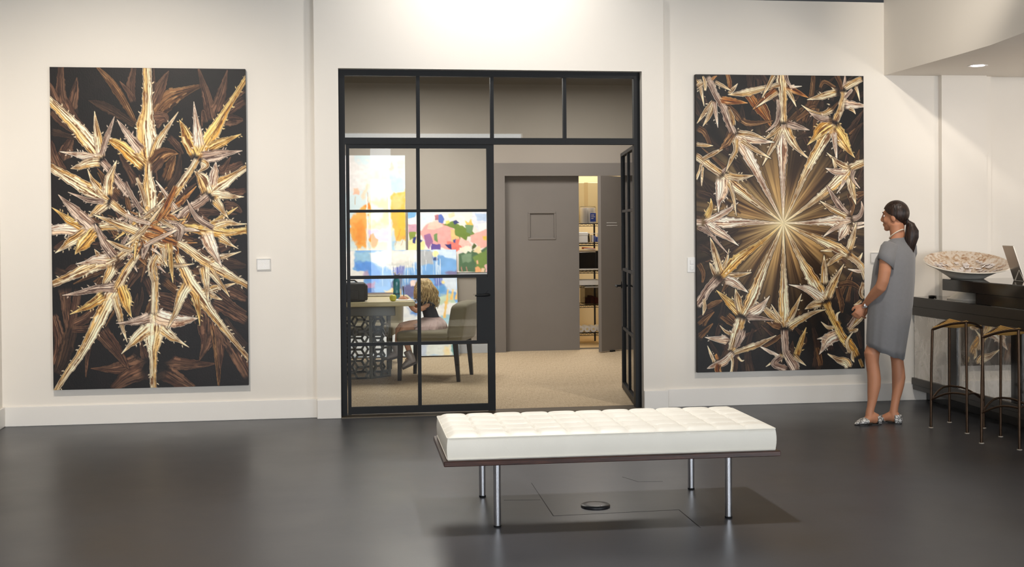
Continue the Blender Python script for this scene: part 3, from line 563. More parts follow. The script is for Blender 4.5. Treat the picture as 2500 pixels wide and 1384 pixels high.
ARM_R = [
# up
('c',(1911,302,7,1910,262,9,1910,222,10,1908,195,14,1908,172,11)),('p',(1911,301,4,1909,335,11,1908,370,12,1908,420,7,1909,480,4,1909,545,.8)),('c',(1913,305,6,1928,340,9,1950,368,4,1978,392,.6)),('v',(1912,300,6,1940,308,7,1974,317,.6)),('c',(1907,308,6,1888,350,6,1859,404,.6)),('c',(1906,305,5,1885,325,5,1862,342,.6)),('v',(1897,240,3,1899,270,5,1893,300,4,1868,322,1)),
('o',(1912,213,6,1940,222,6,1972,238,.6)),('c',(1918,215,4,1930,235,4,1942,260,.6)),('c',(1905,205,5,1860,217,7,1815,228,8,1777,232,.8)),('o',(1897,215,5,1868,240,6,1837,267,.6)),('c',(1892,178,5,1876,207,4,1859,238,.6)),('v',(1915,180,5,1922,200,4,1932,214,2)),('c',(1900,225,4,1880,238,4,1845,262,.8)),('p',(1940,207,1,1930,212,3,1956,210,.6)),('c',(1777,232,2,1788,220,4,1800,205,.6)),
# upper right
('c',(2036,298,7,2050,270,8,2058,240,7,2060,218,8)),('c',(2034,300,5,2020,325,12,1995,365,12,1965,420,8,1935,490,4,1909,545,.8)),('g',(2033,297,6,2005,315,13,1988,335,6,1969,354,.6)),('g',(2032,306,8,2055,340,14,2070,365,6,2086,385,.6)),('p',(2033,314,6,2037,350,5,2042,393,.6)),('c',(2035,262,6,2010,277,5,1985,275,4,1955,256,.6)),('v',(2030,292,5,2000,288,6,1974,274,.6)),('p',(2056,256,12,2078,255,9,2114,257,3)),('c',(2070,262,5,2082,268,4,2088,277,.8)),
('c',(2045,224,4,2020,230,8,1995,237,5,1969,243,.6)),('v',(2060,215,5,2062,195,3,2063,178,.8)),('c',(2058,216,7,2075,205,8,2092,196,8,2108,190,5)),('c',(2085,205,4,2093,220,3,2099,245,.6)),('v',(2060,240,4,2075,222,4,2082,215,2)),
# right upper
('c',(2072,414,8,2092,403,9,2114,396,8)),('c',(2075,412,6,2055,432,14,2030,455,11,2000,480,8,1960,510,4,1909,545,.8)),('p',(2072,418,6,2040,420,7,2014,411,.6)),('c',(2076,410,6,2048,400,6,2017,373,.6)),('c',(2072,425,8,2078,460,8,2088,500,.6)),('p',(2062,432,5,2055,452,3,2041,473,.6)),('v',(2085,412,6,2080,435,4,2098,460,1)),('c',(2040,415,3,2035,398,3,2030,385,.6)),
# right
('p',(2078,538,5,2060,540,10,2035,540,13,2000,543,8,1960,545,4,1909,545,.8)),('v',(2070,531,5,2045,500,7,2016,454,.6)),('c',(2068,532,4,2035,515,6,1999,491,.6)),('p',(2070,545,6,2058,566,10,2045,590,.6)),('p',(2060,548,5,2030,562,4,2005,581,.6)),('v',(2076,537,7,2095,530,6,2104,512,4,2102,493,1)),('p',(2078,552,5,2095,548,4,2114,545,2)),('p',(2075,560,3,2095,557,3,2114,553,2)),
# right lower
('c',(2068,624,8,2090,640,8,2104,660,8,2112,690,5)),('c',(2070,626,6,2050,612,12,2020,597,11,1990,583,8,1950,565,4,1909,545,.8)),('c',(2068,618,6,2078,590,7,2089,545,.6)),('c',(2035,612,4,2020,613,3,2000,614,.6)),('c',(2060,623,6,2035,635,6,2009,657,.6)),('c',(2090,642,5,2098,632,3,2104,620,.6)),('c',(2108,690,5,2100,720,5,2108,735,3)),('p',(2105,665,4,2090,665,4,2068,660,.8)),('c',(2104,735,3,2092,745,3,2082,749,.6)),
# lower right
('g',(2012,738,9,2025,770,9,2040,800,9,2055,830,10,2075,850,10,2092,880,8)),('c',(2012,738,5,1995,710,14,1975,675,13,1955,640,8,1930,590,4,1909,545,.8)),('c',(2011,702,6,2009,665,7,2009,625,.6)),('c',(2013,735,6,2028,700,9,2045,670,4,2058,647,.6)),('p',(2008,738,7,1975,712,9,1950,703,4,1922,696,.6)),('c',(2010,742,7,1985,745,8,1961,757,.6)),
('c',(2065,812,5,2090,790,6,2114,767,4)),('p',(2045,820,6,2020,832,13,2008,850,6,1996,869,.6)),('p',(2020,830,4,2005,829,3,1991,831,.6)),('c',(2015,867,1,2040,882,6,2062,890,11,2070,905,5)),('c',(2035,802,3,2018,803,4,2001,789,.8)),('v',(2065,808,4,2080,785,4,2088,765,.6)),('c',(2040,790,2,2040,772,3,2048,765,.8)),('g',(2055,838,8,2068,850,8,2080,868,8)),('c',(2080,860,4,2078,880,4,2082,890,1)),('c',(2065,815,4,2085,812,4,2092,808,.6)),('c',(2072,870,3,2064,840,3,2080,815,.6)),('g',(2095,880,4,2100,895,4,2105,905,3)),
# down
('v',(1911,803,9,1912,840,9,1915,865,9,1930,890,12,1940,912,9)),('c',(1911,803,4,1910,770,13,1909,730,12,1909,680,8,1909,620,4,1909,545,.8)),('c',(1915,795,5,1932,765,6,1953,719,.6)),('c',(1915,803,6,1950,782,7,1985,765,4,2013,759,.6)),('c',(1907,797,6,1880,770,8,1841,735,.6)),('c',(1905,786,3,1893,768,3,1879,744,.6)),('b',(1908,802,5,1888,795,6,1867,787,.6)),('g',(1938,876,5,1950,840,6,1964,802,.6)),('c',(1928,868,5,1945,882,4,1963,896,.6)),('c',(1912,865,5,1890,880,4,1865,896,.6)),('p',(1900,871,2,1875,860,4,1849,845,1)),('v',(1905,870,7,1885,890,8,1920,905,8)),
# lower left
('c',(1806,772,10,1795,810,12,1786,840,10,1780,858,6)),('c',(1808,771,6,1828,735,14,1845,695,12,1865,645,8,1890,590,4,1909,545,.8)),('g',(1806,768,6,1785,745,9,1765,725,5,1746,707,.6)),('c',(1805,765,6,1798,735,8,1792,704,.6)),('p',(1820,768,6,1845,755,10,1860,742,5,1875,723,.6)),('v',(1812,774,6,1845,776,5,1884,783,.6)),('p',(1790,828,12,1765,828,9,1740,825,5,1718,821,.6)),('c',(1785,815,4,1768,808,3,1754,793,.6)),('v',(1810,800,9,1800,830,8,1790,850,3)),
('c',(1785,862,4,1820,850,7,1850,840,6,1890,820,.8)),('p',(1788,858,7,1765,880,8,1740,890,6,1723,897,.8)),('c',(1742,886,3,1733,865,3,1724,842,.6)),('o',(1752,884,6,1748,900,7,1755,914,5)),('c',(1780,865,4,1784,885,3,1780,912,3)),('c',(1795,868,2,1805,880,2,1812,879,.6)),('o',(1750,880,3,1745,868,3,1746,862,.6)),
# left lower
('v',(1752,676,12,1730,700,10,1712,725,10,1696,748,8)),('g',(1755,676,8,1775,655,13,1800,630,12,1835,605,8,1870,580,4,1909,545,.8)),('c',(1757,668,6,1748,635,8,1740,605,5,1732,578,.6)),('c',(1762,655,4,1772,632,3,1777,607,.6)),('c',(1770,672,5,1800,671,5,1831,665,.6)),('p',(1760,679,7,1790,690,9,1823,714,.6)),('c',(1716,725,4,1717,750,4,1713,767,.8)),('c',(1745,672,5,1735,650,4,1730,640,.8)),
# left
('p',(1716,543,7,1705,542,7,1690,541,6)),('p',(1716,542,5,1740,541,12,1775,543,12,1810,542,8,1860,544,4,1909,545,.8)),('p',(1722,541,5,1755,525,7,1780,510,4,1800,494,.6)),('p',(1718,545,5,1750,564,9,1775,580,5,1800,599,.6)),('v',(1716,545,4,1745,585,3,1775,619,.6)),('g',(1720,536,6,1730,517,6,1735,500,4,1734,484,.6)),('v',(1700,553,3,1718,560,6,1740,578,2)),
# left upper
('c',(1762,428,8,1745,415,9,1720,396,9,1694,378,8)),('c',(1762,428,6,1780,443,13,1800,460,11,1830,485,8,1870,515,4,1909,545,.8)),('p',(1762,430,7,1761,465,14,1754,490,5,1752,518,.6)),('c',(1775,440,6,1787,475,4,1795,526,.6)),('c',(1768,426,6,1800,433,7,1838,428,.6)),('c',(1765,362,2,1735,378,5,1712,390,4)),('c',(1698,440,3,1708,415,3,1713,398,4)),('c',(1696,352,3,1718,355,4,1740,356,.6)),('c',(1712,455,.6,1713,430,3,1715,405,3)),('v',(1758,425,4,1772,412,3,1776,402,.6)),
# upper left
('v',(1792,332,8,1778,300,8,1768,270,8,1758,250,8,1746,230,7,1738,212,8,1724,186,8)),('p',(1792,330,5,1810,355,13,1830,390,12,1850,430,8,1880,490,4,1909,545,.8)),('p',(1796,329,6,1830,340,9,1860,345,5,1888,347,.6)),('c',(1805,340,4,1840,365,5,1880,387,.6)),('c',(1795,325,5,1830,327,5,1870,341,.6)),('c',(1792,333,6,1795,365,5,1783,390,4,1771,419,.6)),('b',(1790,322,7,1774,348,8,1756,365,.8)),('c',(1790,310,5,1785,285,6,1778,265,4)),
('c',(1744,246,3,1725,270,5,1702,302,.6)),('c',(1744,248,3,1733,280,5,1716,309,.6)),('p',(1744,246,3,1747,275,4,1752,312,.6)),('o',(1752,243,6,1785,248,7,1824,252,.6)),('c',(1742,200,3,1762,210,4,1784,222,.6)),('c',(1695,192,8,1708,203,6,1712,220,4,1719,260,.6)),('c',(1700,215,5,1715,205,4,1730,200,2)),('o',(1735,200,3,1742,192,3,1750,187,.6)),('c',(1722,225,2,1722,205,4,1716,186,2)),
]
def abstract_orange():
    c = Canvas(737, 380, 988, 651, 260, 280, (206, 222, 228))
    P = c.poly
    P((226, 222, 222), (737, 380, 860, 380, 900, 420, 880, 470, 737, 480), 8, 6); P((232, 226, 220), (900, 395, 945, 400, 950, 470, 905, 480, 890, 440), 8, 6)
    P((190, 214, 226), (948, 430, 985, 425, 985, 470, 955, 470), 6, 4); P((240, 226, 206), (965, 395, 988, 390, 988, 440, 970, 430), 6, 5); P((240, 190, 170), (945, 400, 958, 395, 960, 415, 948, 420), 4, 3, alpha=.7)
    P((244, 186, 160), (862, 462, 874, 460, 875, 475, 862, 476), 2, 3); P((238, 206, 170), (880, 480, 895, 450, 900, 452, 886, 490), 3, 2, alpha=.7)
    P((250, 232, 196), (900, 480, 950, 470, 955, 560, 940, 620, 905, 620, 895, 540), 5, 6); P((246, 206, 130), (905, 495, 950, 485, 950, 545, 905, 560), 8, 7, alpha=.7); P((255, 246, 220), (905, 500, 935, 510, 925, 545, 905, 540), 5, 5, alpha=.8)
    P((248, 174, 96), (852, 535, 870, 515, 893, 500, 895, 560, 890, 605, 870, 603, 852, 580), 3, 6); P((240, 150, 66), (862, 545, 885, 535, 888, 590, 868, 598), 6, 6, alpha=.8); P((238, 140, 60), (890, 500, 902, 495, 903, 512, 892, 512), 2, 2)
    P((250, 186, 92), (952, 480, 970, 468, 989, 466, 989, 585, 968, 590, 955, 560, 950, 520), 2.5, 5); P((246, 190, 70), (970, 510, 988, 515, 988, 570, 972, 575), 8, 5, alpha=.8); P((252, 208, 150), (955, 480, 985, 475, 975, 510, 958, 515), 6, 4, alpha=.7)
    P((226, 204, 236), (896, 562, 948, 558, 946, 590, 925, 592, 918, 585, 897, 588), 2, 3); P((240, 164, 84), (902, 574, 910, 570, 914, 580, 922, 585, 918, 595, 910, 606, 903, 605, 904, 592, 896, 585), 1.5, 2)
    P((158, 200, 232), (955, 590, 962, 588, 962, 612, 954, 612), 1, 1); P((236, 232, 214), (962, 592, 988, 586, 988, 650, 955, 650), 4, 4, alpha=.8); P((238, 224, 200), (737, 605, 950, 608, 950, 651, 737, 651), 5, 5)
    P((210, 226, 228), (737, 590, 868, 590, 866, 651, 737, 651), 5, 5, alpha=.7)
    for x in (894, 948): P((255, 252, 246), (x-1.5, 480, x+1.5, 480, x+2, 640, x-1, 640), .8, 1.2)
    for x0, y0, x1, y1 in ((895, 470, 897, 500), (866, 480, 864, 500), (960, 600, 975, 560), (975, 600, 985, 575), (868, 600, 871, 612)): P((190, 120, 60), (x0, y0, x0+1.2, y0, x1+1.2, y1, x1, y1), .6, .8, alpha=.7)
    return c.mesh('a')
def abstract_floral():
    c = Canvas(995, 518, 1198, 666, 240, 176, (238, 226, 222)); P = c.poly
    for col, pts in [
        ((126, 176, 220), (995, 516, 1018, 516, 1013, 532, 995, 534)), ((244, 238, 232), (996, 534, 1024, 530, 1040, 545, 1026, 562, 1000, 552)), ((206, 160, 176), (996, 548, 1016, 548, 1020, 566, 996, 570)),
        ((214, 226, 240), (1026, 520, 1060, 520, 1055, 540, 1030, 548)), ((242, 172, 168), (1022, 568, 1044, 546, 1070, 540, 1098, 552, 1116, 572, 1124, 602, 1112, 614, 1090, 610, 1060, 600, 1040, 592)),
        ((248, 200, 184), (1046, 546, 1070, 538, 1080, 552, 1060, 562, 1042, 560)), ((236, 132, 122), (1090, 590, 1122, 584, 1134, 600, 1112, 614, 1092, 608)), ((250, 196, 138), (1098, 562, 1114, 558, 1117, 584, 1100, 592)),
        ((98, 120, 190), (1067, 528, 1078, 523, 1085, 536, 1080, 546, 1070, 544)), ((176, 116, 130), (1060, 527, 1068, 524, 1070, 538, 1062, 538)), ((250, 212, 178), (1092, 524, 1108, 520, 1110, 532, 1096, 534)), ((248, 240, 226), (1090, 534, 1130, 524, 1136, 548, 1120, 556, 1095, 545)),
        ((118, 140, 70), (1080, 549, 1102, 540, 1122, 552, 1146, 560, 1162, 575, 1140, 579, 1134, 596, 1122, 594, 1118, 578, 1110, 574, 1108, 560)), ((64, 74, 120), (1105, 541, 1114, 537, 1119, 545, 1108, 549)), ((218, 216, 120), (1086, 542, 1094, 537, 1097, 546, 1088, 550)),
        ((120, 150, 100), (1057, 572, 1068, 571, 1067, 592, 1059, 588)), ((158, 112, 156), (1034, 574, 1050, 570, 1056, 590, 1046, 608, 1037, 596)), ((108, 88, 156), (1052, 594, 1074, 597, 1074, 610, 1052, 610)), ((60, 62, 120), (1084, 598, 1099, 597, 1102, 611, 1094, 606)),
        ((246, 196, 104), (1134, 540, 1142, 545, 1150, 536, 1159, 540, 1158, 552, 1138, 553)), ((120, 148, 110), (1134, 550, 1156, 550, 1150, 572, 1136, 568)), ((224, 226, 238), (1152, 519, 1198, 519, 1198, 562, 1166, 566, 1150, 545)), ((186, 204, 232), (1158, 522, 1198, 524, 1198, 542, 1165, 540)), ((246, 240, 236), (1165, 548, 1198, 545, 1198, 565, 1170, 568)),
        ((244, 182, 172), (1146, 576, 1170, 566, 1198, 558, 1198, 602, 1172, 608, 1160, 596, 1146, 592)), ((232, 196, 90), (1176, 578, 1186, 577, 1186, 588, 1178, 588)), ((240, 196, 186), (1122, 580, 1142, 590, 1150, 600, 1130, 604, 1118, 598)),
        ((92, 120, 92), (1118, 620, 1150, 612, 1172, 612, 1198, 592, 1198, 664, 1118, 664)), ((124, 148, 84), (1152, 628, 1198, 604, 1198, 650, 1165, 662)), ((132, 156, 128), (1124, 622, 1150, 620, 1148, 640, 1126, 642)), ((248, 238, 220), (1120, 606, 1142, 599, 1150, 612, 1148, 618, 1140, 612, 1134, 620, 1122, 614)), ((246, 220, 176), (1152, 614, 1168, 600, 1174, 616, 1166, 620)),
        ((92, 106, 64), (1150, 602, 1156, 596, 1163, 602, 1152, 612)), ((246, 178, 128), (1157, 654, 1166, 651, 1172, 658, 1172, 666, 1157, 666)), ((248, 208, 176), (1172, 656, 1182, 656, 1180, 666, 1172, 666)), ((240, 190, 190), (1180, 648, 1198, 644, 1198, 666, 1183, 666)), ((238, 182, 150), (1160, 638, 1165, 636, 1166, 644, 1161, 645)),
        ((246, 228, 164), (996, 588, 1022, 580, 1038, 590, 1034, 612, 996, 612)), ((140, 154, 74), (997, 568, 1016, 565, 1012, 582, 1000, 586)), ((64, 72, 130), (1007, 580, 1016, 577, 1014, 594, 1008, 592)), ((70, 76, 140), (1024, 584, 1032, 586, 1028, 592, 1022, 590)), ((240, 168, 110), (1016, 568, 1026, 572, 1024, 582, 1016, 580)), ((90, 90, 150), (1104, 586, 1112, 584, 1110, 594, 1105, 592))]:
        P(col, pts, .7, 1.6)
    for x in (1122, 1134): P((220, 150, 140), (x, 655, x+2, 650, x+5, 662, x+3, 663, x+1.5, 655), .5, .8)
    return c.mesh('f')
def abstract_blue():
    c = Canvas(826, 611, 1120, 873, 320, 284, (122, 168, 220)); P = c.poly; r = random.Random(3)
    n = vnoise(c.X/20., c.Y/12., 3)[..., None]; c.im *= (.94+.12*n)
    for col, pts, sf in [
        ((236, 232, 228), (826, 611, 870, 611, 868, 652, 852, 662, 826, 662), 3), ((150, 190, 218), (868, 614, 908, 616, 906, 640, 870, 642), 4), ((96, 148, 222), (868, 640, 912, 640, 930, 665, 928, 690, 900, 690, 870, 660), 3), ((232, 230, 226), (826, 662, 860, 660, 892, 664, 890, 690, 826, 692), 1.5), ((180, 160, 186), (890, 664, 900, 662, 902, 682, 892, 682), 3),
        ((236, 230, 222), (904, 618, 940, 611, 1022, 611, 1022, 642, 1000, 652, 962, 657, 930, 652, 910, 642), 4), ((206, 206, 200), (940, 645, 1010, 640, 1016, 655, 960, 662), 4), ((170, 172, 176), (1020, 612, 1060, 614, 1062, 648, 1028, 650), 3), ((204, 220, 240), (1050, 611, 1120, 611, 1120, 640, 1098, 632, 1070, 622), 2.5),
        ((96, 106, 180), (960, 655, 990, 652, 985, 675, 965, 678), 3), ((120, 128, 150), (955, 690, 985, 670, 982, 720, 958, 730), 3), ((62, 84, 150), (955, 695, 962, 690, 960, 712, 954, 712), 1), ((170, 130, 170), (892, 692, 914, 690, 916, 706, 896, 708), 2), ((86, 126, 196), (898, 706, 916, 704, 914, 718, 900, 720), 1.5),
        ((244, 208, 150), (940, 712, 960, 706, 982, 712, 980, 724, 945, 722), 3), ((110, 110, 150), (985, 700, 1020, 690, 1022, 730, 990, 730), 4), ((240, 214, 206), (1004, 690, 1018, 686, 1016, 700, 1006, 702), 1.5), ((130, 124, 160), (1090, 668, 1120, 664, 1120, 676, 1100, 678), 2),
        ((212, 222, 234), (1078, 680, 1120, 680, 1120, 720, 1092, 712), 4), ((104, 122, 190), (1060, 680, 1082, 680, 1080, 700, 1064, 702), 3), ((104, 160, 214), (1068, 704, 1088, 702, 1090, 716, 1074, 722), 2), ((196, 214, 190), (1066, 730, 1090, 722, 1112, 722, 1112, 750, 1070, 765), 3),
        ((236, 236, 234), (1062, 750, 1120, 742, 1120, 772, 1072, 780), 3), ((166, 206, 220), (1078, 776, 1120, 768, 1120, 796, 1070, 796), 2), ((232, 236, 240), (970, 742, 1060, 742, 1050, 800, 972, 800), 4), ((110, 150, 214), (1002, 752, 1020, 748, 1016, 772, 1004, 772), 3), ((190, 200, 220), (990, 752, 1004, 752, 1002, 765), 2),
        ((222, 226, 228), (826, 740, 972, 740, 972, 873, 826, 873), 6), ((224, 230, 226), (972, 800, 1120, 796, 1120, 873, 972, 873), 5), ((104, 170, 214), (1010, 845, 1022, 845, 1021, 873, 1010, 873), 1.5), ((196, 208, 226), (1025, 845, 1040, 845, 1038, 873, 1025, 873), 2), ((124, 170, 172), (1100, 846, 1114, 846, 1113, 873, 1102, 873), 1.5), ((244, 224, 180), (1082, 850, 1098, 850, 1096, 873, 1080, 873), 3)]:
        P(col, pts, sf, 3)
    for x, y0, y1 in ((1094, 712, 746), (1106, 712, 738), (1088, 740, 780), (1118, 712, 735)): P((250, 196, 118), (x, y0, x+4, y0, x+1, y1, x-5, y1), 1, 1.5)
    for cx, cy, q in ((1067, 622, 8), (1084, 693, 4)): P((250, 224, 160), [v for a in range(10) for v in (cx+q*math.cos(a*.628), cy+q*math.sin(a*.628))], .8, 1)
    P((60, 80, 130), (1060, 631, 1073, 629, 1073, 638, 1061, 638), 1, 1)
    for k in range(46):
        x = r.uniform(920, 1082); y0 = r.uniform(612, 655) if x > 1000 else 650; l = r.uniform(12, 60); x1 = x+r.uniform(-2, 2)
        P((244, 244, 244), (x, y0, x+r.uniform(.7, 1.6), y0, x1+.9, y0+l, x1, y0+l), .5, .6, alpha=.85)
    return c.mesh('b')
# ------------------------------------------------------------------ big thistle canvases
M['paint'] = paint_mat('oil_paint'); M['canvas_edge'] = mat('painted_canvas_edge', (24, 20, 20), .7)
def canvas(name, im, x0, x1, z0, z1, label, ybk=-.004, d=.04, edge=None, tilt=0, y=None, group=None):
    w_, h_ = x1-x0, z1-z0
    r = empty(name, (x0, ybk if y is None else y, z0)); r.rotation_euler = (tilt, 0, 0)
    obj('stretcher', box(0, w_, -d, 0, 0, h_, .002), edge or M['canvas_edge'], r)
    canvas_face('painted_face', im, w_-.001, h_-.001, M['paint'], r, (.0005, -d-.0006, .0005))
    return tag(r, label, 'painting', group)
canvas('thistle_painting', thistle_left(), -2.135, -.668, .276, 2.752, 'tall dark canvas of golden thistle spikes knotted around a tangled centre', group=None)
canvas('thistle_painting', thistle_right(), 2.968, 4.427, .285, 2.748, 'tall dark canvas of thistle spikes radiating from a glowing star centre')
# ------------------------------------------------------------------ wall plates
M['acrylic'] = glass_mat('clear_acrylic', (.98, .98, .98), 1.15); M['card'] = mat('white_card', (238, 234, 228), .6); M['plastic'] = mat('white_plastic', (236, 234, 230), .35)
def plaque(x, z, label):
    r = empty('acrylic_label_holder', (x, 0, z))
    obj('card', box(-.049, .049, -.008, -.006, -.038, .038), M['card'], r)
    obj('cover', box(-.053, .053, -.014, -.009, -.043, .043, .0015), M['acrylic'], r)
    bm = bmesh.new()
    for a in (-1, 1): add_box(bm, -.054, .054, -.015, -.0005, a*.0435-.0007, a*.0435+.0007); add_box(bm, a*.0535-.0007, a*.0535+.0007, -.015, -.0005, -.042, .042)
    obj('rim', bm, M['plastic'], r); tag(r, label, 'label holder', 'acrylic label holders by the paintings')
plaque(-.545, 1.222, 'clear acrylic label holder on the wall right of the knotted thistle painting')
plaque(4.555, 1.217, 'clear acrylic label holder on the wall behind the standing person')
r = empty('light_switch', (2.937, 0, 1.176))
obj('plate', box(-.038, .038, -.007, -.0005, -.062, .062, .002), M['plastic'], r)
for z in (-.026, .022): obj('rocker', box(-.016, .016, -.012, -.006, z-.018, z+.018, .003), M['plastic'], r)
tag(r, 'white light switch plate half hidden by the starburst thistle painting', 'light switch')
# ------------------------------------------------------------------ tufted bench
M['leather'] = mat('ivory_leather', (232, 228, 217), .42, var=.02, vscale=6, bump=.05, bscale=260, spec=.4)
M['walnut'] = ramp_mat('dark_walnut', [(.3, (38, 22, 18)), (.55, (62, 36, 28)), (.75, (86, 52, 40))], 9, .32, stretch=(1, 12, 12))
M['steel'] = mat('brushed_steel', (196, 198, 204), .22, metal=1, rvar=.06, vscale=4, stretch=(60, 60, 1))
b = empty('tufted_bench', (1.403, -3.44, 0), -.013)
obj('platform', box(-.866, .866, -.386, .386, .314, .341, .003), M['walnut'], b)
# cushion: grid top with eleven by five pillows, straight boxed sides
NX, NY, hx, hy = 11, 5, .845, .362; ux, uy = 16, 16; z0, z1 = .342, .462
gx = [-hx+2*hx*i/(NX*ux) for i in range(NX*ux+1)]; gy = [-hy+2*hy*j/(NY*uy) for j in range(NY*uy+1)]
bm = bmesh.new(); V = []
rr = random.Random(2); amp = [[rr.uniform(.85, 1.15) for _ in range(NY)] for _ in range(NX)]
for j, y in enumerate(gy):
    row = []
    for i, x in enumerate(gx):
        a = abs(math.sin(PI*i/ux)); c_ = abs(math.sin(PI*j/uy))
        k = amp[min(i//ux, NX-1)][min(j//uy, NY-1)]
        hgt = .010*k*(1-(1-a)**2.4)**.5*(1-(1-c_)**2.4)**.5
        hgt -= .005*math.exp(-((1-abs(math.cos(PI*i/ux)))**2+(1-abs(math.cos(PI*j/uy)))**2)*60)
        ex = min(x+hx, hx-x); ey = min(y+hy, hy-y); e = min(ex, ey)
        edge = min(1, max(0, e/.045)); hgt = hgt*edge - .010*(1-edge)**2
        if e < .004: hgt = -.010
        row.append(bm.verts.new((x, y, z1+hgt)))
    V.append(row)
for j in range(len(gy)-1):
    for i in range(len(gx)-1): bm.faces.new((V[j][i], V[j][i+1], V[j+1][i+1], V[j+1][i]))
loop = V[0][:]+[V[j][-1] for j in range(1, len(gy))]+V[-1][-2::-1]+[V[j][0] for j in range(len(gy)-2, 0, -1)]
prev = loop
for k in range(1, 7):
    t = k/6; bulge = .005*math.sin(PI*t); cur = []
    for v in loop:
        sx = 1+bulge/hx; sy = 1+bulge/hy; cur.append(bm.verts.new((v.co.x*sx, v.co.y*sy, (z1-.010)*(1-t)+z0*t)))
    n = len(cur)
    for i in range(n): bm.faces.new((prev[i], cur[i], cur[(i+1) % n], prev[(i+1) % n]))
    prev = cur
bm.faces.new(prev)
cu = obj('cushion', bm, M['leather'], b, True, angle=60)
def ring_rect(z, ox, oy):
    P = []
    for cx, cy, a0 in ((1, -1, -PI/2), (1, 1, 0), (-1, 1, PI/2), (-1, -1, PI)):
        for k in range(4): a = a0+k*PI/6; P.append((cx*(ox-.012)+.012*math.cos(a), cy*(oy-.012)+.012*math.sin(a), z))
    return P
obj('piping', tube(ring_rect(z1-.010, hx+.002, hy+.002), .0035, 8, True), M['leather'], cu, True)
obj('piping', tube(ring_rect(z0+.006, hx+.002, hy+.002), .0035, 8, True), M['leather'], cu, True)
bt = bmesh.new(); add_ball(bt, (0, 0, 0), (.009, .009, .004), 12, 6); first = obj('button', bt, M['leather'], cu, True, loc=(gx[ux], gy[uy], z1-.006))
for i in range(1, NX):
    for j in range(1, NY):
        if (i, j) != (1, 1): link(first, cu, (gx[i*ux], gy[j*uy], z1-.006))
for sx in (-1, 1):
    for sy in (-1, 1):
        lg = obj('leg', lathe([(0, .002), (.0185, .002), (.0185, .314), (0, .314)], 28), M['steel'], b, True, loc=(sx*.598, sy*.349, 0))
        obj('foot', lathe([(0, 0), (.0185, 0), (.0195, .004), (.0195, .008), (0, .008)], 24), M['black_steel'], lg, True)
tag(b, 'ivory button-tufted leather bench on a dark wood platform with steel legs', 'bench')
fc = empty('floor_cap', (1.378, -3.43, 0)); m_ = mat('black_floor_cap', (30, 31, 34), .35)
obj('disc', lathe([(0, .001), (.078, .001), (.078, .009), (.074, .012), (.045, .013), (0, .013)], 48), m_, fc, True)
obj('screw', lathe([(0, .013), (.006, .013), (.006, .0145), (0, .0145)], 12), M['steel'], fc, True, loc=(.02, -.05, 0))
tag(fc, 'round black floor outlet cap under the tufted bench', 'floor outlet')
# ------------------------------------------------------------------ recessed downlight
dl = empty('recessed_downlight', (5.105, -.674, 2.761))
obj('trim_ring', lathe([(.050, 0), (.075, -.004), (.078, -.001), (.078, .0)], 40), M['plastic'], dl, True)
obj('lens', lathe([(0, -.001), (.050, -.001), (.050, -.003), (0, -.003)], 32), mat('lit_lens', (255, 250, 255), .5, emit=((255, 244, 255), 14)), dl, True)
tag(dl, 'round lit recessed downlight in the bulkhead over the bar', 'ceiling light')
light('downlight_and_fill_beam', 'SPOT', (5.105, -.674, 2.74), (5.2, -.35, 0), 7, WARM, .05, 150, 1.0)
light('downlight_and_fill_beam', 'SPOT', (6.5, -.674, 2.74), (6.6, -.3, 0), 10, WARM, .05, 150, 1.0)  # added beam without a fixture, warms the alcove wall
# ------------------------------------------------------------------ bar
M['bar_black'] = mat('black_lacquer', (20, 18, 17), .12, spec=.6, var=.1, vscale=3)
M['bar_gloss'] = mat('black_glass_top', (20, 18, 18), .02, spec=.8)
M['bar_brown'] = mat('dark_bronze_fascia', (48, 44, 40), .3, spec=.5, var=.05, vscale=4)
def marble_mirror():
    m = ramp_mat('polished_grey_marble', [(.32, (120, 112, 104)), (.46, (176, 168, 158)), (.58, (212, 206, 198)), (.74, (140, 132, 124))], 3.4, .03, stretch=(2.4, 2.4, 1.2), detail=6, dist=.7, spec=1)
    N = m.node_tree.nodes; L = m.node_tree.links; bs = N['Principled BSDF']; g = N.new('ShaderNodeBsdfGlossy'); g.inputs['Roughness'].default_value = .015; g.inputs['Color'].default_value = (.9, .88, .85, 1)
    x = N.new('ShaderNodeMixShader'); x.inputs['Fac'].default_value = .52; L.new(bs.outputs['BSDF'], x.inputs[1]); L.new(g.outputs['BSDF'], x.inputs[2]); L.new(x.outputs['Shader'], N['Material Output'].inputs['Surface']); return m
M['marble'] = marble_mirror(); XB = 4.86; YE = -3.6
bar = empty('bar_counter', (XB, -.03, 0))
def bpart(n, x0, x1, y0, y1, z0, z1, m, bev=.002): return obj(n, box(x0-XB, x1-XB, y0+.03, y1+.03, z0, z1, bev), M[m], bar)
bpart('countertop', XB-.004, 5.62, YE, -.022, .804, .88, 'bar_brown'); bpart('top_surface', XB-.003, 5.62, YE, -.023, .8801, .884, 'bar_gloss', .001)
bpart('fascia', XB, 5.5, YE, -.033, .728, .804, 'bar_brown')
bpart('plinth', XB-.004, 5.5, YE, -.022, .139, .196, 'bar_brown'); bpart('plinth', XB+.002, 5.5, YE, -.034, .097, .139, 'bar_brown')
bpart('toe_kick', 4.985, 5.5, YE, -.03, 0, .097, 'bar_black'); bpart('carcass', XB+.05, 5.5, YE, -.05, .196, .728, 'bar_black')
ys = [-.045, -.64, -.78, -1.57, -1.71, -2.5, -2.64, -3.43, -3.58]
for i in range(0, 8, 2):
    bpart('marble_panel', XB+.012, XB+.03, ys[i+1], ys[i], .196, .728, 'marble', 0); bpart('post', XB-.001, XB+.05, ys[i+2]+.0, ys[i+1], .196, .728, 'bar_black', .001)
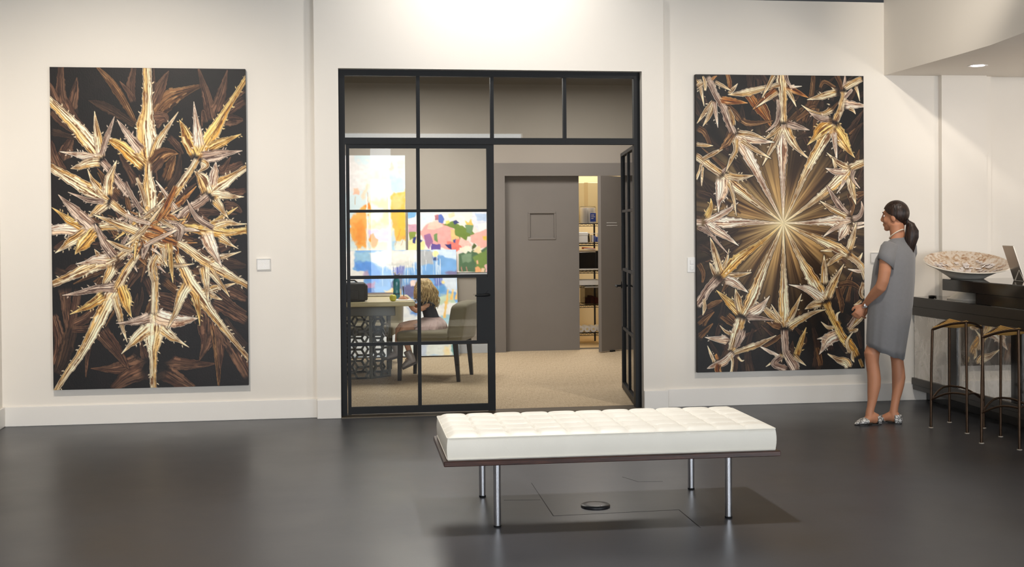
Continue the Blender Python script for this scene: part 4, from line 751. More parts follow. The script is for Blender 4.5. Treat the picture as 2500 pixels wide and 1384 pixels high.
bpart('riser', XB+.008, 5.4, YE, -1.06, .884, .965, 'bar_black')
bpart('upper_shelf', XB+.005, 5.5, YE, -.545, .965, 1.052, 'bar_black'); bpart('upper_surface', XB+.006, 5.5, YE, -.546, 1.0521, 1.056, 'bar_gloss', .001)
tag(bar, 'black lacquered two-level bar with polished marble panels on its front', 'bar counter')
# bowl on the bar
M['shell'] = ramp_mat('flaked_shell_inlay', [(.28, (132, 86, 56)), (.42, (186, 158, 128)), (.55, (208, 194, 178)), (.8, (222, 212, 200))], 22, .3, detail=9, dist=1.5)
M['plaster'] = mat('chalky_white_glaze', (242, 236, 224), .6, var=.05, vscale=12, bump=.08, bscale=90)
bw = empty('shell_bowl', (5.04, -.62, 1.057))
obj('outer_shell', lathe([(0, 0), (.125, 0), (.15, .018), (.27, .095), (.325, .118), (.337, .130), (.330, .138)], 72), M['plaster'], bw, True, angle=80)
obj('inner_shell', lathe([(.330, .138), (.30, .130), (.22, .075), (.12, .035), (0, .028)], 72), M['shell'], bw, True, angle=80)
for o_ in bw.children:      # hand-formed: the rim slopes, higher at the back and on one side
    for v in o_.data.vertices: v.co.z += (v.co.z/.138)*(.235*v.co.y+.045*v.co.x)
rb = random.Random(9); tile = None
for k in range(70):
    q = .05+.22*math.sqrt(rb.random()); a = rb.random()*2*PI; z = .031+max(0, q-.1)*.42
    if tile is None:
        bm = box(-.022, .022, -.016, .016, 0, .004, .0015); tile = obj('shell_flake', bm, mat('pearl_flake', (222, 214, 210), .12, spec=.8, var=.12, vscale=30), bw); o = tile
    else: o = link(tile, bw)
    z += (z/.138)*(.235*q*math.sin(a)+.045*q*math.cos(a)); o.location = (q*math.cos(a), q*math.sin(a), z); o.rotation_euler = (rb.uniform(-.2, .2), -.35 if q > .12 else 0, a); o.scale = (rb.uniform(.6, 1.5), rb.uniform(.6, 1.5), 1)
tag(bw, 'wide shallow bowl lined with pearly shell flakes on the bar top', 'bowl')
dm = empty('upturned_dish', (5.13, -.50, .884)); obj('dish', lathe([(0, .085), (.045, .085), (.10, .055), (.165, .012), (.175, .008), (.178, 0), (0, 0)], 56), M['plaster'], dm, True)
obj('rope_rim', tube([(.177*math.cos(a*PI/36), .177*math.sin(a*PI/36), .006+.0015*(a % 2)) for a in range(72)], .004, 6, True), M['plaster'], dm, True)
tag(dm, 'chalky white conical dish turned upside down beneath the upper bar shelf', 'dish')
co = empty('black_coaster', (4.98, -.155, .884)); obj('base', lathe([(0, 0), (.03, 0), (.034, .004), (.033, .010), (.02, .012), (0, .012)], 28), M['bar_black'], co, True)
obj('rim', tube([(.031*math.cos(a*PI/12), .031*math.sin(a*PI/12), .011) for a in range(24)], .003, 6, True), M['bar_black'], co, True)
tag(co, 'small round black coaster near the wall end of the bar', 'coaster')
# leaning tablet on an easel
tb = empty('tablet', (5.235, -1.05, 1.057), math.radians(-10)); m_ = mat('brushed_aluminium', (176, 168, 158), .35, metal=.7); tl = math.radians(-18)
R_ = Matrix.Rotation(tl, 4, 'Y')
obj('back_panel', box(-.004, .004, -.11, .11, .0, .285, .003, 2, R_ @ Matrix.Identity(4)), m_, tb)
obj('screen', box(.0042, .0055, -.10, .10, .012, .272, 0, 1, R_), M['bar_black'], tb)
obj('kickstand', tube([(-.075, -.11, .005), (-.045, -.11, .085), (-.01, -.11, .005)], .005, 8), m_, tb, True)
tag(tb, 'slim silver tablet leaning back on a wire stand beside the shell bowl', 'tablet')
# ------------------------------------------------------------------ saddle stools
M['bronze'] = mat('aged_bronze_rod', (74, 56, 42), .38, metal=.75, var=.15, vscale=30); M['cane'] = mat('golden_slat', (196, 152, 84), .42, var=.12, vscale=20); M['pad'] = mat('pale_glide', (190, 180, 166), .6)
def stool(feet, label):
    """feet: left, far, near, right corners on the floor"""
    c0 = sum((Vector((*f, 0)) for f in feet), Vector())/4; st = empty('saddle_stool', c0)
    Lc, Fa, Ne, Ri = [Vector((*f, 0))-c0 for f in feet]; k = .93
    top = [(Lc*k)+Vector((0, 0, .722)), (Fa*k)+Vector((0, 0, .772)), (Ne*k)+Vector((0, 0, .792)), (Ri*k)+Vector((0, 0, .735))]
    for ft, tp in zip((Lc, Fa, Ne, Ri), top):
        lg = obj('leg', tube([ft+Vector((0, 0, .004)), ft*.98+Vector((0, 0, .4)), tp], .0095, 10), M['bronze'], st, True)
        obj('glide', lathe([(0, 0), (.017, 0), (.017, .004), (0, .006)], 16), M['pad'], lg, True, loc=ft)
    def edge(a, b, sag=0, n=8, r=.009): return tube([a.lerp(b, t/n)+Vector((0, 0, -sag*math.sin(PI*t/n))) for t in range(n+1)], r, 10)
    for a, b in ((0, 1), (1, 3), (3, 2), (2, 0)): obj('seat_rail', edge(top[a], top[b], -.012), M['bronze'], st, True)
    # slats follow the ruled saddle from the left-far edge to the near-right edge
    for i in range(12):
        t = (i+.5)/12; a = top[0].lerp(top[1], t); b_ = top[2].lerp(top[3], t); a = a+Vector((0, 0, .012)); b_ = b_+Vector((0, 0, .012))
        obj('slat', tube([a.lerp(b_, q/4)-Vector((0, 0, .028*math.sin(PI*q/4)*math.sin(PI*t))) for q in range(5)], .0055, 6), M['cane'], st, True)
    zz = [.205, .275, .275, .205]; P = [f*.985+Vector((0, 0, z)) for f, z in zip((Lc, Fa, Ne, Ri), zz)]
    for a, b in ((0, 1), (1, 3), (3, 2), (2, 0)):
        pts = [P[a].lerp(P[b], t/8)+Vector((0, 0, .03*math.sin(PI*t/8))) for t in range(9)]
        obj('stretcher', tube(pts, .0075, 8), M['bronze'], st, True)
    tag(st, label, 'bar stool', 'saddle stools at the bar')
stool(((4.341, -1.372), (4.593, -1.170), (4.472, -1.653), (4.707, -1.462)), 'bronze bar stool with a saddle seat of golden slats, nearer the wall')
stool(((4.366, -2.040), (4.631, -1.824), (4.483, -2.314), (4.74, -2.10)), 'bronze bar stool with a saddle seat of golden slats, cut by the frame edge')
# ------------------------------------------------------------------ abstract canvases in the office
M['canvas_white'] = mat('white_canvas_edge', (226, 222, 214), .7)
canvas('abstract_painting', abstract_orange(), -.36, .844, 1.05, 2.353, 'orange and pale blue abstract canvas hung on the office wall', ybk=4.69, d=.045, edge=M['canvas_white'])
canvas('abstract_painting', abstract_floral(), .872, 1.862, .966, 1.685, 'pink and green floral abstract canvas hung on the office wall', ybk=4.69, d=.03, edge=M['canvas_white'])
canvas('abstract_painting', abstract_blue(), .05, 1.435, .012, 1.262, 'blue and white dripped abstract canvas leaning on the office floor', y=4.37, d=.03, edge=M['canvas_white'], tilt=-.21)
lg_ = empty('picture_ledge', (.875, 4.70, .935)); obj('ledge', box(0, .985, -.035, -.001, .0, .018, .002), M['grey_base'], lg_); obj('lip', box(0, .985, -.038, -.033, .0, .024, .001), M['grey_base'], lg_)
tag(lg_, 'thin pale ledge under the floral abstract canvas', 'picture ledge')
# ------------------------------------------------------------------ table with honeycomb base
M['table_top'] = ramp_mat('pale_limed_wood', [(.3, (178, 164, 122)), (.55, (200, 188, 146)), (.8, (212, 202, 166))], 5, .35, stretch=(1, 14, 6)); M['table_base'] = mat('dark_olive_metal', (86, 81, 68), .4, var=.1, vscale=6, metal=.2)
tb = empty('honeycomb_table', (.15, 2.62, 0)); TX, TY = .15, 2.62
obj('tabletop', box(-.75-TX, .775-TX, 2.0-TY, 3.25-TY, .745, .79, .006, 2), M['table_top'], tb)
obj('apron', box(-.6-TX, .60-TX, 2.30-TY, 3.05-TY, .635, .745, .004), M['table_base'], tb)
def lattice(name, p0, p1, z0, z1):
    """honeycomb of struts on a vertical panel between two floor points"""
    bm = bmesh.new(); p0 = Vector((*p0, 0)); p1 = Vector((*p1, 0)); W = (p1-p0).length; ex = (p1-p0)/W; nrm = Vector((ex.y, -ex.x, 0)); a = .068; hx_ = a*1.5; hz = a*math.sqrt(3)
    def strut(x0, za, x1, zb, w_=.0105, d=.012):
        q0 = Vector((x0, za)); q1 = Vector((x1, zb)); t = (q1-q0).normalized(); s_ = Vector((-t.y, t.x))*w_; q0 = q0-t*.006; q1 = q1+t*.006
        c = [q0+s_, q0-s_, q1-s_, q1+s_]; V_ = [[bm.verts.new(p0+ex*c_.x+Vector((0, 0, c_.y))+nrm*dd) for c_ in c] for dd in (-d, d)]
        A_, B_ = V_
        bm.faces.new(A_); bm.faces.new(B_[::-1])
        for i in range(4): bm.faces.new((A_[i], B_[i], B_[(i+1) % 4], A_[(i+1) % 4]))
    nx_ = int(W/hx_)+2; nz = int((z1-z0)/hz)+2
    for i in range(nx_):
        for j in range(-1, nz):
            cx = i*hx_; cz = z0+j*hz+(hz/2 if i % 2 else 0)
            pts = [(cx+a*math.cos(k*PI/3), cz+a*math.sin(k*PI/3)) for k in range(6)]
            for k in (0, 1, 2):
                (xa, za), (xb, zb) = pts[k], pts[(k+1) % 6]
                if -.001 <= min(xa, xb) and max(xa, xb) <= W+.001 and z0-.001 <= min(za, zb) and max(za, zb) <= z1+.001: strut(xa, za, xb, zb)
    for q in (0, W): strut(q, z0, q, z1, .012)
    strut(0, z0+.006, W, z0+.006, .012); strut(0, z1-.006, W, z1-.006, .012)
    o = obj(name, bm, M['table_base'], tb); o.location = (-TX, -TY, 0); return o
for k, (a, b_) in enumerate((((-.45, 2.42), (.36, 2.42)), ((.36, 2.42), (.55, 2.60)), ((.55, 2.60), (.55, 2.95)), ((.55, 2.95), (-.45, 3.12)))): lattice('lattice_panel', a, b_, .004, .745)
tag(tb, 'pale wood office table standing on a dark honeycomb lattice base', 'table')
# ------------------------------------------------------------------ upholstered chairs
M['olive'] = mat('olive_taupe_upholstery', (116, 108, 84), .8, var=.05, vscale=10, bump=.06, bscale=300, sheen=.2); M['ebony'] = mat('ebonised_wood', (34, 30, 28), .4)
def cushion(x0, x1, y0, y1, z0, z1, r, puff=0.):
    bm = box(x0, x1, y0, y1, z0, z1, r, 4)
    bmesh.ops.subdivide_edges(bm, edges=[e for e in bm.edges if e.calc_length() > .15], cuts=5, use_grid_fill=True)
    if puff:
        for v in bm.verts:
            tx = (v.co.x-x0)/(x1-x0); ty = (v.co.y-y0)/(y1-y0)
            if v.co.z > z1-.002: v.co.z += puff*math.sin(PI*min(1, max(0, tx)))*math.sin(PI*min(1, max(0, ty)))
    return bm
def chair(loc, rz, label):
    """seat faces local -x"""
    c = empty('upholstered_chair', loc, rz)
    obj('seat', cushion(-.30, .26, -.33, .33, .375, .485, .035, .018), M['olive'], c, True, angle=60)
    bm = cushion(.20, .36, -.34, .34, .375, .775, .045)
    for v in bm.verts:
        t = max(0, v.co.z-.42)/.36; v.co.x += .075*t+.05*(v.co.y/.34)**2*-1*t*.4; v.co.z += -.03*(abs(v.co.y)/.34)**3*t
    obj('backrest', bm, M['olive'], c, True, angle=60)
    obj('seat_seam', tube([(-.302, -.30, .43), (.2, -.333, .43)], .003, 6), M['olive'], c, True)
    for sx, sy in ((-.26, -.29), (-.26, .29), (.29, -.29), (.29, .29)):
        bm = bmesh.new(); t, b0 = .024, .016; dx = -.015 if sx < 0 else .03
        add_loft(bm, [[(sx+dx+q[0]*b0, sy+q[1]*b0, .002) for q in ((-1, -1), (1, -1), (1, 1), (-1, 1))], [(sx+q[0]*t, sy+q[1]*t, .39) for q in ((-1, -1), (1, -1), (1, 1), (-1, 1))]])
        obj('leg', bm, M['ebony'], c)
    return tag(c, label, 'chair', 'upholstered chairs around the office table')
chair((.985, 2.40, 0), math.radians(-19), 'olive upholstered chair with dark legs that the child sits on')
chair((.36, 3.56, 0), math.radians(78), 'olive upholstered chair behind the far side of the honeycomb table').scale = (1, 1, .94)
# ------------------------------------------------------------------ things on the table
ZT = .79
bg_ = empty('black_bag', (.20, 2.14, ZT)); m_ = mat('black_nylon', (44, 43, 44), .6, var=.1, vscale=12)
bm = box(-.19, .11, -.07, .08, .001, .185, .028, 3); obj('body', bm, m_, bg_, True)
obj('side_flap', box(.085, .125, -.06, .07, .01, .165, .018, 3), m_, bg_, True); obj('pocket', box(-.12, .04, -.085, -.06, .02, .11, .01, 2), m_, bg_, True)
obj('handle', tube([(-.11, 0, .18), (-.08, 0, .205), (0, 0, .205), (.03, 0, .18)], .008, 8), m_, bg_, True); tag(bg_, 'black nylon bag on the pale table top', 'bag')
ap = empty('yellow_apple', (.567, 2.075, ZT)); bm = bmesh.new()
add_lathe(bm, [(0, .006), (.012, .001), (.024, .006), (.033, .025), (.0345, .040), (.029, .056), (.016, .065), (.006, .062), (0, .057)], 28); obj('flesh', bm, mat('yellow_green_skin', (212, 206, 78), .35, var=.1, vscale=30), ap, True, angle=180)
obj('stem', tube([(0, 0, .056), (.002, 0, .066), (.006, 0, .074)], .0015, 6), M['ebony'], ap, True); tag(ap, 'yellow-green apple at the front edge of the table', 'apple')
bo = empty('water_bottle', (.622, 2.47, ZT)); M['teal'] = mat('teal_plastic', (58, 156, 172), .12, spec=.6, trans=.35)
obj('body', lathe([(0, .002), (.031, .002), (.034, .01), (.034, .07), (.031, .085), (.033, .10), (.034, .17), (.03, .192), (.021, .205), (.021, .215), (0, .215)], 32), M['teal'], bo, True)
cp = obj('cap', lathe([(0, .212), (.024, .212), (.025, .235), (.02, .242), (0, .242)], 28), mat('dark_grey_cap', (58, 62, 66), .4), bo, True)
obj('spout', tube([(-.012, 0, .238), (-.012, 0, .262), (-.03, 0, .266)], .007, 8), M['plastic'], cp, True); obj('carry_loop', tube([(.006, 0, .236), (.03, 0, .262), (.034, 0, .232)], .004, 8), M['plastic'], cp, True)
obj('volume_mark', lathe([(.0346, .045), (.0347, .06)], 32), mat('dark_teal_print', (24, 72, 88), .4), bo, True); tag(bo, 'tall teal water bottle standing on the table', 'bottle')
bk = empty('brown_book', (.43, 3.05, ZT)); obj('cover', box(-.16, .19, -.11, .11, .001, .03, .003), mat('brown_cover', (92, 70, 58), .5), bk); obj('pages', box(-.155, .185, -.112, .105, .006, .025), M['card'], bk)
tag(bk, 'closed brown book lying at the back of the table', 'book')
pp = empty('drawing_paper', (.665, 2.33, ZT), .15)
obj('sheet', box(-.11, .09, -.13, .15, .0005, .0018), M['card'], pp); obj('sheet', box(-.09, .10, -.15, .12, .002, .003, 0, 1, Matrix.Rotation(.12, 4, 'Z')), M['card'], pp); tag(pp, 'white drawing paper under the hands of the child', 'paper')
# ------------------------------------------------------------------ store room rack and goods
M['black_wire'] = mat('black_wire', (24, 24, 25), .4, metal=.4); M['clear_plastic'] = mat('frosted_plastic', (212, 214, 214), .25, alpha=None, trans=.55); M['carton'] = mat('cream_carton', (226, 208, 160), .7)
rk = empty('wire_shelving', (3.0, 5.68, 0))
for x in (-.42, .38):
    for y in (-.2, .22): obj('post', tube([(x, y, 0), (x, y, 1.62)], .012, 8), M['black_wire'], rk, True)
for z in (.145, .50, .755, .935, 1.285, 1.535):
    bm = bmesh.new()
    for y in (-.2, .22): add_tube(bm, [(-.42, y, z), (.38, y, z)], .006, 6); add_tube(bm, [(-.42, y, z-.03), (.38, y, z-.03)], .004, 6)
    for k in range(17): x = -.42+k*.05; add_tube(bm, [(x, -.2, z), (x, .22, z)], .003, 5)
    for k in range(16): x = -.42+k*.05; add_tube(bm, [(x, -.2, z), (x+.025, -.2, z-.03), (x+.05, -.2, z)], .0025, 5)
    obj('shelf', bm, M['black_wire'], rk)
tag(rk, 'black wire shelving rack in the store room doorway', 'shelving')
SY = 5.62
def good(name, x, z, label, cat): return tag(empty(name, (x, SY, z)), label, cat)
g = good('cream_carton', 3.25, 1.54, 'large cream carton on top of the store room rack', 'carton'); g.location.y = 5.84
obj('body', box(-.17, .17, -.05, .07, .0, .53, .004), M['carton'], g); obj('tape', box(-.025, .025, -.053, -.05, .1, .53), mat('packing_tape', (214, 190, 140), .3), g)
g = good('paper_towel_pack', 3.255, 1.542, 'clear wrapped paper towel pack with a blue label', 'towel pack')
for k in (-.05, .05): obj('roll', lathe([(0, 0), (.048, 0), (.05, .01), (.05, .19), (.048, .20), (0, .20)], 20), M['card'], g, True, loc=(k-.02, 0, 0))
obj('wrapper', box(-.125, .08, -.056, .056, .001, .215, .02, 3), M['acrylic'], g, True); obj('blue_label', box(.0, .075, -.061, -.057, .02, .13, .001), mat('blue_label', (46, 74, 170), .4), g)
bm = bmesh.new()
for k, wd in enumerate((.04, .05, .03)): add_box(bm, .012, .012+wd, -.0625, -.0612, .10-k*.022, .108-k*.022)
obj('label_print', bm, M['card'], g)
g = good('white_foam_box', 3.145, 1.292, 'white foam box beside the clear bin on the rack', 'box'); obj('body', box(-.08, .07, -.1, .1, 0, .09, .006), M['plastic'], g); obj('lid', box(-.085, .075, -.105, .105, .09, .135, .006), M['plastic'], g)
g = good('clear_bin', 3.305, 1.292, 'clear plastic bin holding blue packets on the rack', 'bin')
bm = bmesh.new(); add_loft(bm, [[(x*.068, y*.11, .001) for x, y in ((-1, -1), (1, -1), (1, 1), (-1, 1))], [(x*.08, y*.125, .12) for x, y in ((-1, -1), (1, -1), (1, 1), (-1, 1))], [(x*.075, y*.12, .12) for x, y in ((-1, -1), (1, -1), (1, 1), (-1, 1))], [(x*.064, y*.106, .006) for x, y in ((-1, -1), (1, -1), (1, 1), (-1, 1))]]); obj('tub', bm, M['acrylic'], g)
obj('rim', tube([(-.08, -.125, .12), (.08, -.125, .12), (.08, .125, .12), (-.08, .125, .12)], .004, 6, True), M['plastic'], g)
for k in range(3): obj('packet', box(-.03+k*.028, -.012+k*.028, -.09, .05, .008, .10-k*.012, .004), mat('blue_packet', (92, 110, 178), .4) if k else M['plastic'], g)
g = good('microwave_oven', 3.15, .937, 'black fronted microwave oven on the rack', 'microwave')
obj('case', box(-.24, .225, -.15, .18, .01, .258, .006), mat('taupe_case', (156, 140, 116), .4), g); d_ = obj('door', box(-.235, .15, -.165, -.151, .03, .235, .003), M['bar_black'], g)
obj('bottom_trim', box(-.235, .21, -.167, -.152, .012, .028), M['plastic'], g); obj('control_panel', box(.152, .22, -.165, -.151, .03, .25, .002), M['bar_black'], g); obj('indicator', box(.185, .20, -.168, -.165, .222, .232), M['plastic'], g)
g = good('orange_cloth', 3.25, 1.197, 'folded orange cloth on top of the microwave', 'cloth'); obj('fold', box(-.09, .06, -.10, .05, .0, .022, .008, 2, Matrix.Rotation(.1, 4, 'Y') @ Matrix.Translation((0, 0, .008))), mat('orange_cloth', (214, 84, 34), .8), g, True); obj('hem', tube([(-.09, -.1, .02), (0, -.108, .018), (.06, -.1, .012)], .006, 6), M['plastic'], g, True)
g = good('white_tray', 3.22, .757, 'white plastic tray on the middle shelf of the rack', 'tray'); bm = box(-.16, .16, -.19, .19, 0, .008); add_box(bm, -.16, .16, -.195, -.185, 0, .06); add_box(bm, -.16, .16, .185, .195, 0, .06); add_box(bm, -.165, -.155, -.19, .19, 0, .06); add_box(bm, .155, .165, -.19, .19, 0, .06); obj('tray', bm, M['plastic'], g); obj('divider', box(-.004, .004, -.18, .18, .008, .045), M['plastic'], g)
g = good('smoked_bin', 3.265, .503, 'smoked plastic bin with red packets on the rack', 'bin'); obj('tub', box(-.105, .105, -.16, .16, 0, .22, .01, 2), glass_mat('smoked_plastic', (.35, .33, .31), 1.5, .1), g); obj('lid', box(-.11, .11, -.165, .165, .22, .235, .004), M['plastic'], g)
for k in range(3): obj('packet', box(-.08+k*.055, -.03+k*.055, -.1, .1, .012, .09+.02*(k % 2), .006), mat('red_packet', (150+20*k, 70, 50), .5), g)
for k in range(4):
    g = good('paper_roll', 3.115+k*.082, .150, ['white paper roll farthest left on the lowest rack shelf', 'white paper roll second from the left on the lowest rack shelf', 'white paper roll third from the left on the lowest rack shelf', 'white paper roll by the rack post on the lowest shelf'][k], 'paper roll'); g['group'] = 'paper rolls on the lowest rack shelf'
    bm = bmesh.new(); add_lathe(bm, [(.015, -.11), (.04, -.11), (.042, -.10), (.042, .10), (.04, .11), (.015, .11), (.015, -.11)], 20); bmesh.ops.transform(bm, matrix=Matrix.Translation((0, 0, .042)) @ Matrix.Rotation(PI/2, 4, 'X'), verts=bm.verts); obj('roll', bm, M['card'], g, True)
    obj('core', tube([(0, -.112, .042), (0, .112, .042)], .014, 12), M['carton'], g, True)
# ------------------------------------------------------------------ people
def skin_mat(name, rgb):
    m = mat(name, rgb, .5, var=.04, vscale=14, spec=.35); b_ = m.node_tree.nodes['Principled BSDF']; b_.inputs['Subsurface Weight'].default_value = .08; b_.inputs['Subsurface Radius'].default_value = (.02, .008, .004); return m
def hair_mat(name, dark, light, scale=(90, 90, 6)):
    m = ramp_mat(name, [(.3, dark), (.7, light)], 1.0, .42, stretch=scale, detail=3, spec=.4)
    N = m.node_tree.nodes; L = m.node_tree.links; n = [x for x in N if x.type == 'TEX_NOISE'][0]; bp = N.new('ShaderNodeBump'); bp.inputs['Strength'].default_value = .5; bp.inputs['Distance'].default_value = .01
    L.new(n.outputs['Fac'], bp.inputs['Height']); L.new(bp.outputs['Normal'], N['Principled BSDF'].inputs['Normal']); return m
# ---- standing person, back and left side towards us
WO = Vector((4.10, -1.12, 0)); wo = empty('person', WO)
def px(u, v): return (u-2155)/307., (1032-v)/323.5
F2 = Vector((-.56, .83, 0)).normalized(); L2 = Vector((-F2.y, F2.x, 0)); KX = .468; AF = math.atan2(F2.y, F2.x)
SKIN = skin_mat('tanned_skin', (190, 132, 100))
bm = bmesh.new()
# torso
add_loft(bm, [(.055, .0, .74, .085, .13, AF), (.06, 0, .82, .10, .155, AF), (.065, 0, .92, .095, .15, AF), (.072, 0, 1.04, .082, .125, AF), (.082, 0, 1.18, .095, .138, AF), (.098, 0, 1.27, .08, .13, AF), (.106, 0, 1.325, .062, .115, AF), (.108, 0, 1.37, .05, .065, AF), (.106, 0, 1.41, .05, .055, AF), (.098, 0, 1.45, .047, .05, AF), (.092, 0, 1.50, .05, .05, AF)], 28)
def leg(P, ys, foot):
    pts = []
    n = len(P)
    for i, (u, v, r) in enumerate(P):
        x, z = px(u, v); y = ys[0]+(ys[1]-ys[0])*i/(n-1); pts.append((x+KX*y, y, z, r*1.0, r*.96))
    add_limb(bm, pts, 20); add_limb(bm, foot, 16)
leg([(2152, 775, .060), (2146, 800, .058), (2133, 835, .056), (2123.5, 862, .059), (2125, 884, .050), (2128, 905, .050), (2129.5, 922, .0515), (2129, 940, .050), (2126.5, 958, .043), (2124.5, 975, .0355), (2121, 991, .0305), (2118, 1004, .031), (2118, 1014, .033)], (.0, -.03),
    [(-.072, -.03, .042, .027, .036), (-.10, -.031, .050, .031, .043), (-.13, -.033, .048, .034, .036), (-.165, -.036, .034, .038, .025), (-.205, -.040, .022, .036, .016), (-.240, -.042, .016, .022, .010)])
leg([(2168, 775, .078), (2174, 800, .074), (2180, 835, .063), (2185, 862, .053), (2186.5, 884, .0475), (2188.5, 905, .0495), (2189.5, 922, .0515), (2188, 940, .0465), (2185.5, 958, .039), (2182, 975, .033), (2179, 991, .031), (2177, 1004, .032), (2177, 1014, .033)], (.06, .0),
    [(.098, -.02, .042, .027, .036), (.073, .0, .050, .031, .043), (.050, .022, .048, .034, .036), (.020, .052, .034, .038, .025), (-.012, .085, .022, .036, .016), (-.040, .112, .016, .022, .010)])
# arms
def ap(L): return [(x+KX*y, y, z, r) for x, y, z, r in L]
add_limb(bm, ap([(.06, -.055, 1.29, .036), (.03, -.105, 1.295, .044), (.014, -.145, 1.24, .047), (.004, -.162, 1.15, .045), (-.010, -.160, 1.08, .042), (-.028, -.148, 1.035, .042), (-.075, -.09, .985, .038), (-.12, -.025, .930, .032), (-.152, .025, .892, .026), (-.160, .037, .882, .025)]), 18)
add_limb(bm, ap([(.17, .06, 1.325, .05), (.20, .09, 1.30, .05), (.17, .15, 1.2, .045), (.13, .20, 1.08, .041), (.10, .21, 1.04, .040), (.0, .22, .98, .036), (-.10, .15, .91, .028), (-.145, .11, .878, .025)]), 18)
def hand(w, d, side, up, curl):
    """palm from wrist w along d; side = towards the thumb; fingers curl towards up"""
    w, d, side, up = Vector(w), Vector(d).normalized(), Vector(side).normalized(), Vector(up).normalized()
    def pt(a, b_, c): return w+d*a+side*b_+up*c
    pal = [(*pt(a, 0, 0), wd, th) for a, wd, th in ((-.01, .024, .022), (.02, .031, .018), (.055, .037, .015), (.078, .034, .012))]
    P = [Vector(p[:3]) for p in pal]; R = []
    for p, (_, _, _, wd, th) in zip(P, pal): R.append([tuple(p+side*math.cos(k*PI/6)*wd+up*math.sin(k*PI/6)*th) for k in range(12)])
    add_loft(bm, R)
    for k, (b_, l) in enumerate(((.026, .064), (.009, .072), (-.009, .067), (-.026, .052))):
        a0 = .070; q = [pt(a0, b_, 0)]; ang = 0; cur = q[0]
        for s_, fr in enumerate((.45, .32, .23)):
            ang += curl*(.55, .75, .6)[s_]; cur = cur+(d*math.cos(ang)+up*math.sin(ang))*l*fr; q.append(cur)
        add_limb(bm, [(*p, r, r) for p, r in zip(q, (.0095, .009, .0083, .0065))], 10)
    q = [pt(.012, .022, .0), pt(.036, .046, .008), pt(.062, .052, .016), pt(.082, .046, .022)]
    add_limb(bm, [(*p, r, r) for p, r in zip(q, (.014, .0115, .010, .0075))], 10)
hand((-.163+KX*.04, .04, .880), (-.62, .10, -.78), (-.70, .15, .60), (.30, .90, .1), .9)
hand((-.145+KX*.115, .115, .874), (-.65, -.35, -.68), (-.6, .1, .6), (.35, -.80, .2), .8)
# head (built facing +x, then turned)
AH = math.atan2(.70, -.71); HC = Vector((.102, .02, 1.556)); HM = Matrix.Translation(HC) @ Matrix.Rotation(AH, 4, 'Z') @ Matrix.Rotation(math.radians(1), 4, 'Y')
hb = bmesh.new()
add_ball(hb, (-.006, 0, .024), (.090, .072, .090), 24, 16); add_ball(hb, (.030, 0, -.02), (.062, .060, .07), 24, 16); add_ball(hb, (.040, 0, -.062), (.048, .046, .042), 20, 12); add_ball(hb, (.068, 0, -.088), (.022, .024, .019), 16, 10)
add_limb(hb, [(.083, 0, .030, .011), (.094, 0, .004, .011), (.105, 0, -.021, .0125), (.100, 0, -.032, .012)], 12); add_ball(hb, (.094, 0, -.030), (.012, .018, .009), 12, 8)
add_ball(hb, (.086, 0, -.055), (.013, .022, .007), 14, 8); add_ball(hb, (.084, 0, -.066), (.012, .019, .007), 14, 8); add_ball(hb, (.072, 0, .035), (.018, .05, .012), 16, 8)
for s_ in (-1, 1):
    add_ball(hb, (-.006, s_*.073, -.012), (.018, .008, .030), 14, 10, Matrix.Rotation(.2, 4, 'Y')); add_ball(hb, (.058, s_*.036, -.025), (.026, .022, .026), 14, 10); add_ball(hb, (.008, s_*.045, -.055), (.04, .018, .035), 14, 10)
add_limb(hb, [(-.02, 0, -.03, .052, .05), (-.018, 0, -.09, .048, .046), (-.022, 0, -.15, .05, .048)], 18)
bmesh.ops.transform(hb, matrix=HM, verts=hb.verts); t_ = bpy.data.meshes.new('t'); hb.to_mesh(t_); hb.free(); bm.from_mesh(t_); bpy.data.meshes.remove(t_)
body = remeshed('body', bm, .0055, SKIN, wo, 3)
for s_ in (-1, 1):
    e_ = bmesh.new(); add_ball(e_, (.074, s_*.031, .007), .0085, 14, 10); bmesh.ops.transform(e_, matrix=HM, verts=e_.verts); ey = obj('eye', e_, mat('eye_white', (236, 230, 226), .2), wo, True)
    e_ = bmesh.new(); add_ball(e_, (.0805, s_*.0315, .007), (.003, .0045, .0045), 12, 8); bmesh.ops.transform(e_, matrix=HM, verts=e_.verts); obj('iris', e_, mat('brown_iris', (60, 38, 26), .2), ey, True)
    e_ = bmesh.new(); add_limb(e_, [(.088, s_*.016, .030, .003), (.086, s_*.034, .036, .0035), (.074, s_*.052, .032, .002)], 8); bmesh.ops.transform(e_, matrix=HM, verts=e_.verts); obj('eyebrow', e_, mat('brow_hair', (50, 34, 26), .7), wo, True)
# hair
HAIR = hair_mat('dark_brown_hair', (20, 13, 11), (62, 42, 32)); hb = bmesh.new()
add_ball(hb, (-.006, 0, .026), (.098, .080, .099), 120, 80)
def bare(p): return p.x > float(np.interp(p.z, [-.07, -.052, -.02, .004, .028, .06, .078], [-.2, -.062, -.034, -.004, .036, .068, .2]))
bmesh.ops.delete(hb, geom=[f for f in hb.faces if bare(f.calc_center_median())], context='FACES')
bmesh.ops.transform(hb, matrix=HM, verts=hb.verts); hair = obj('hair', hb, HAIR, wo, True, angle=180)
so = hair.modifiers.new('thick', 'SOLIDIFY'); so.thickness = .012; so.offset = -1
hb = bmesh.new(); BK = -Vector((math.cos(AH), math.sin(AH), 0))
tie = HC+BK*.094+Vector((0, 0, -.042)); P = [tie-BK*.03, tie, tie+BK*.020+Vector((0, 0, -.02)), tie+BK*.030+Vector((0, 0, -.065)), tie+BK*.026+Vector((0, 0, -.115)), tie+BK*.014+Vector((0, 0, -.17)), tie+BK*.008+Vector((0, 0, -.225)), tie+BK*.004+Vector((0, 0, -.268))]
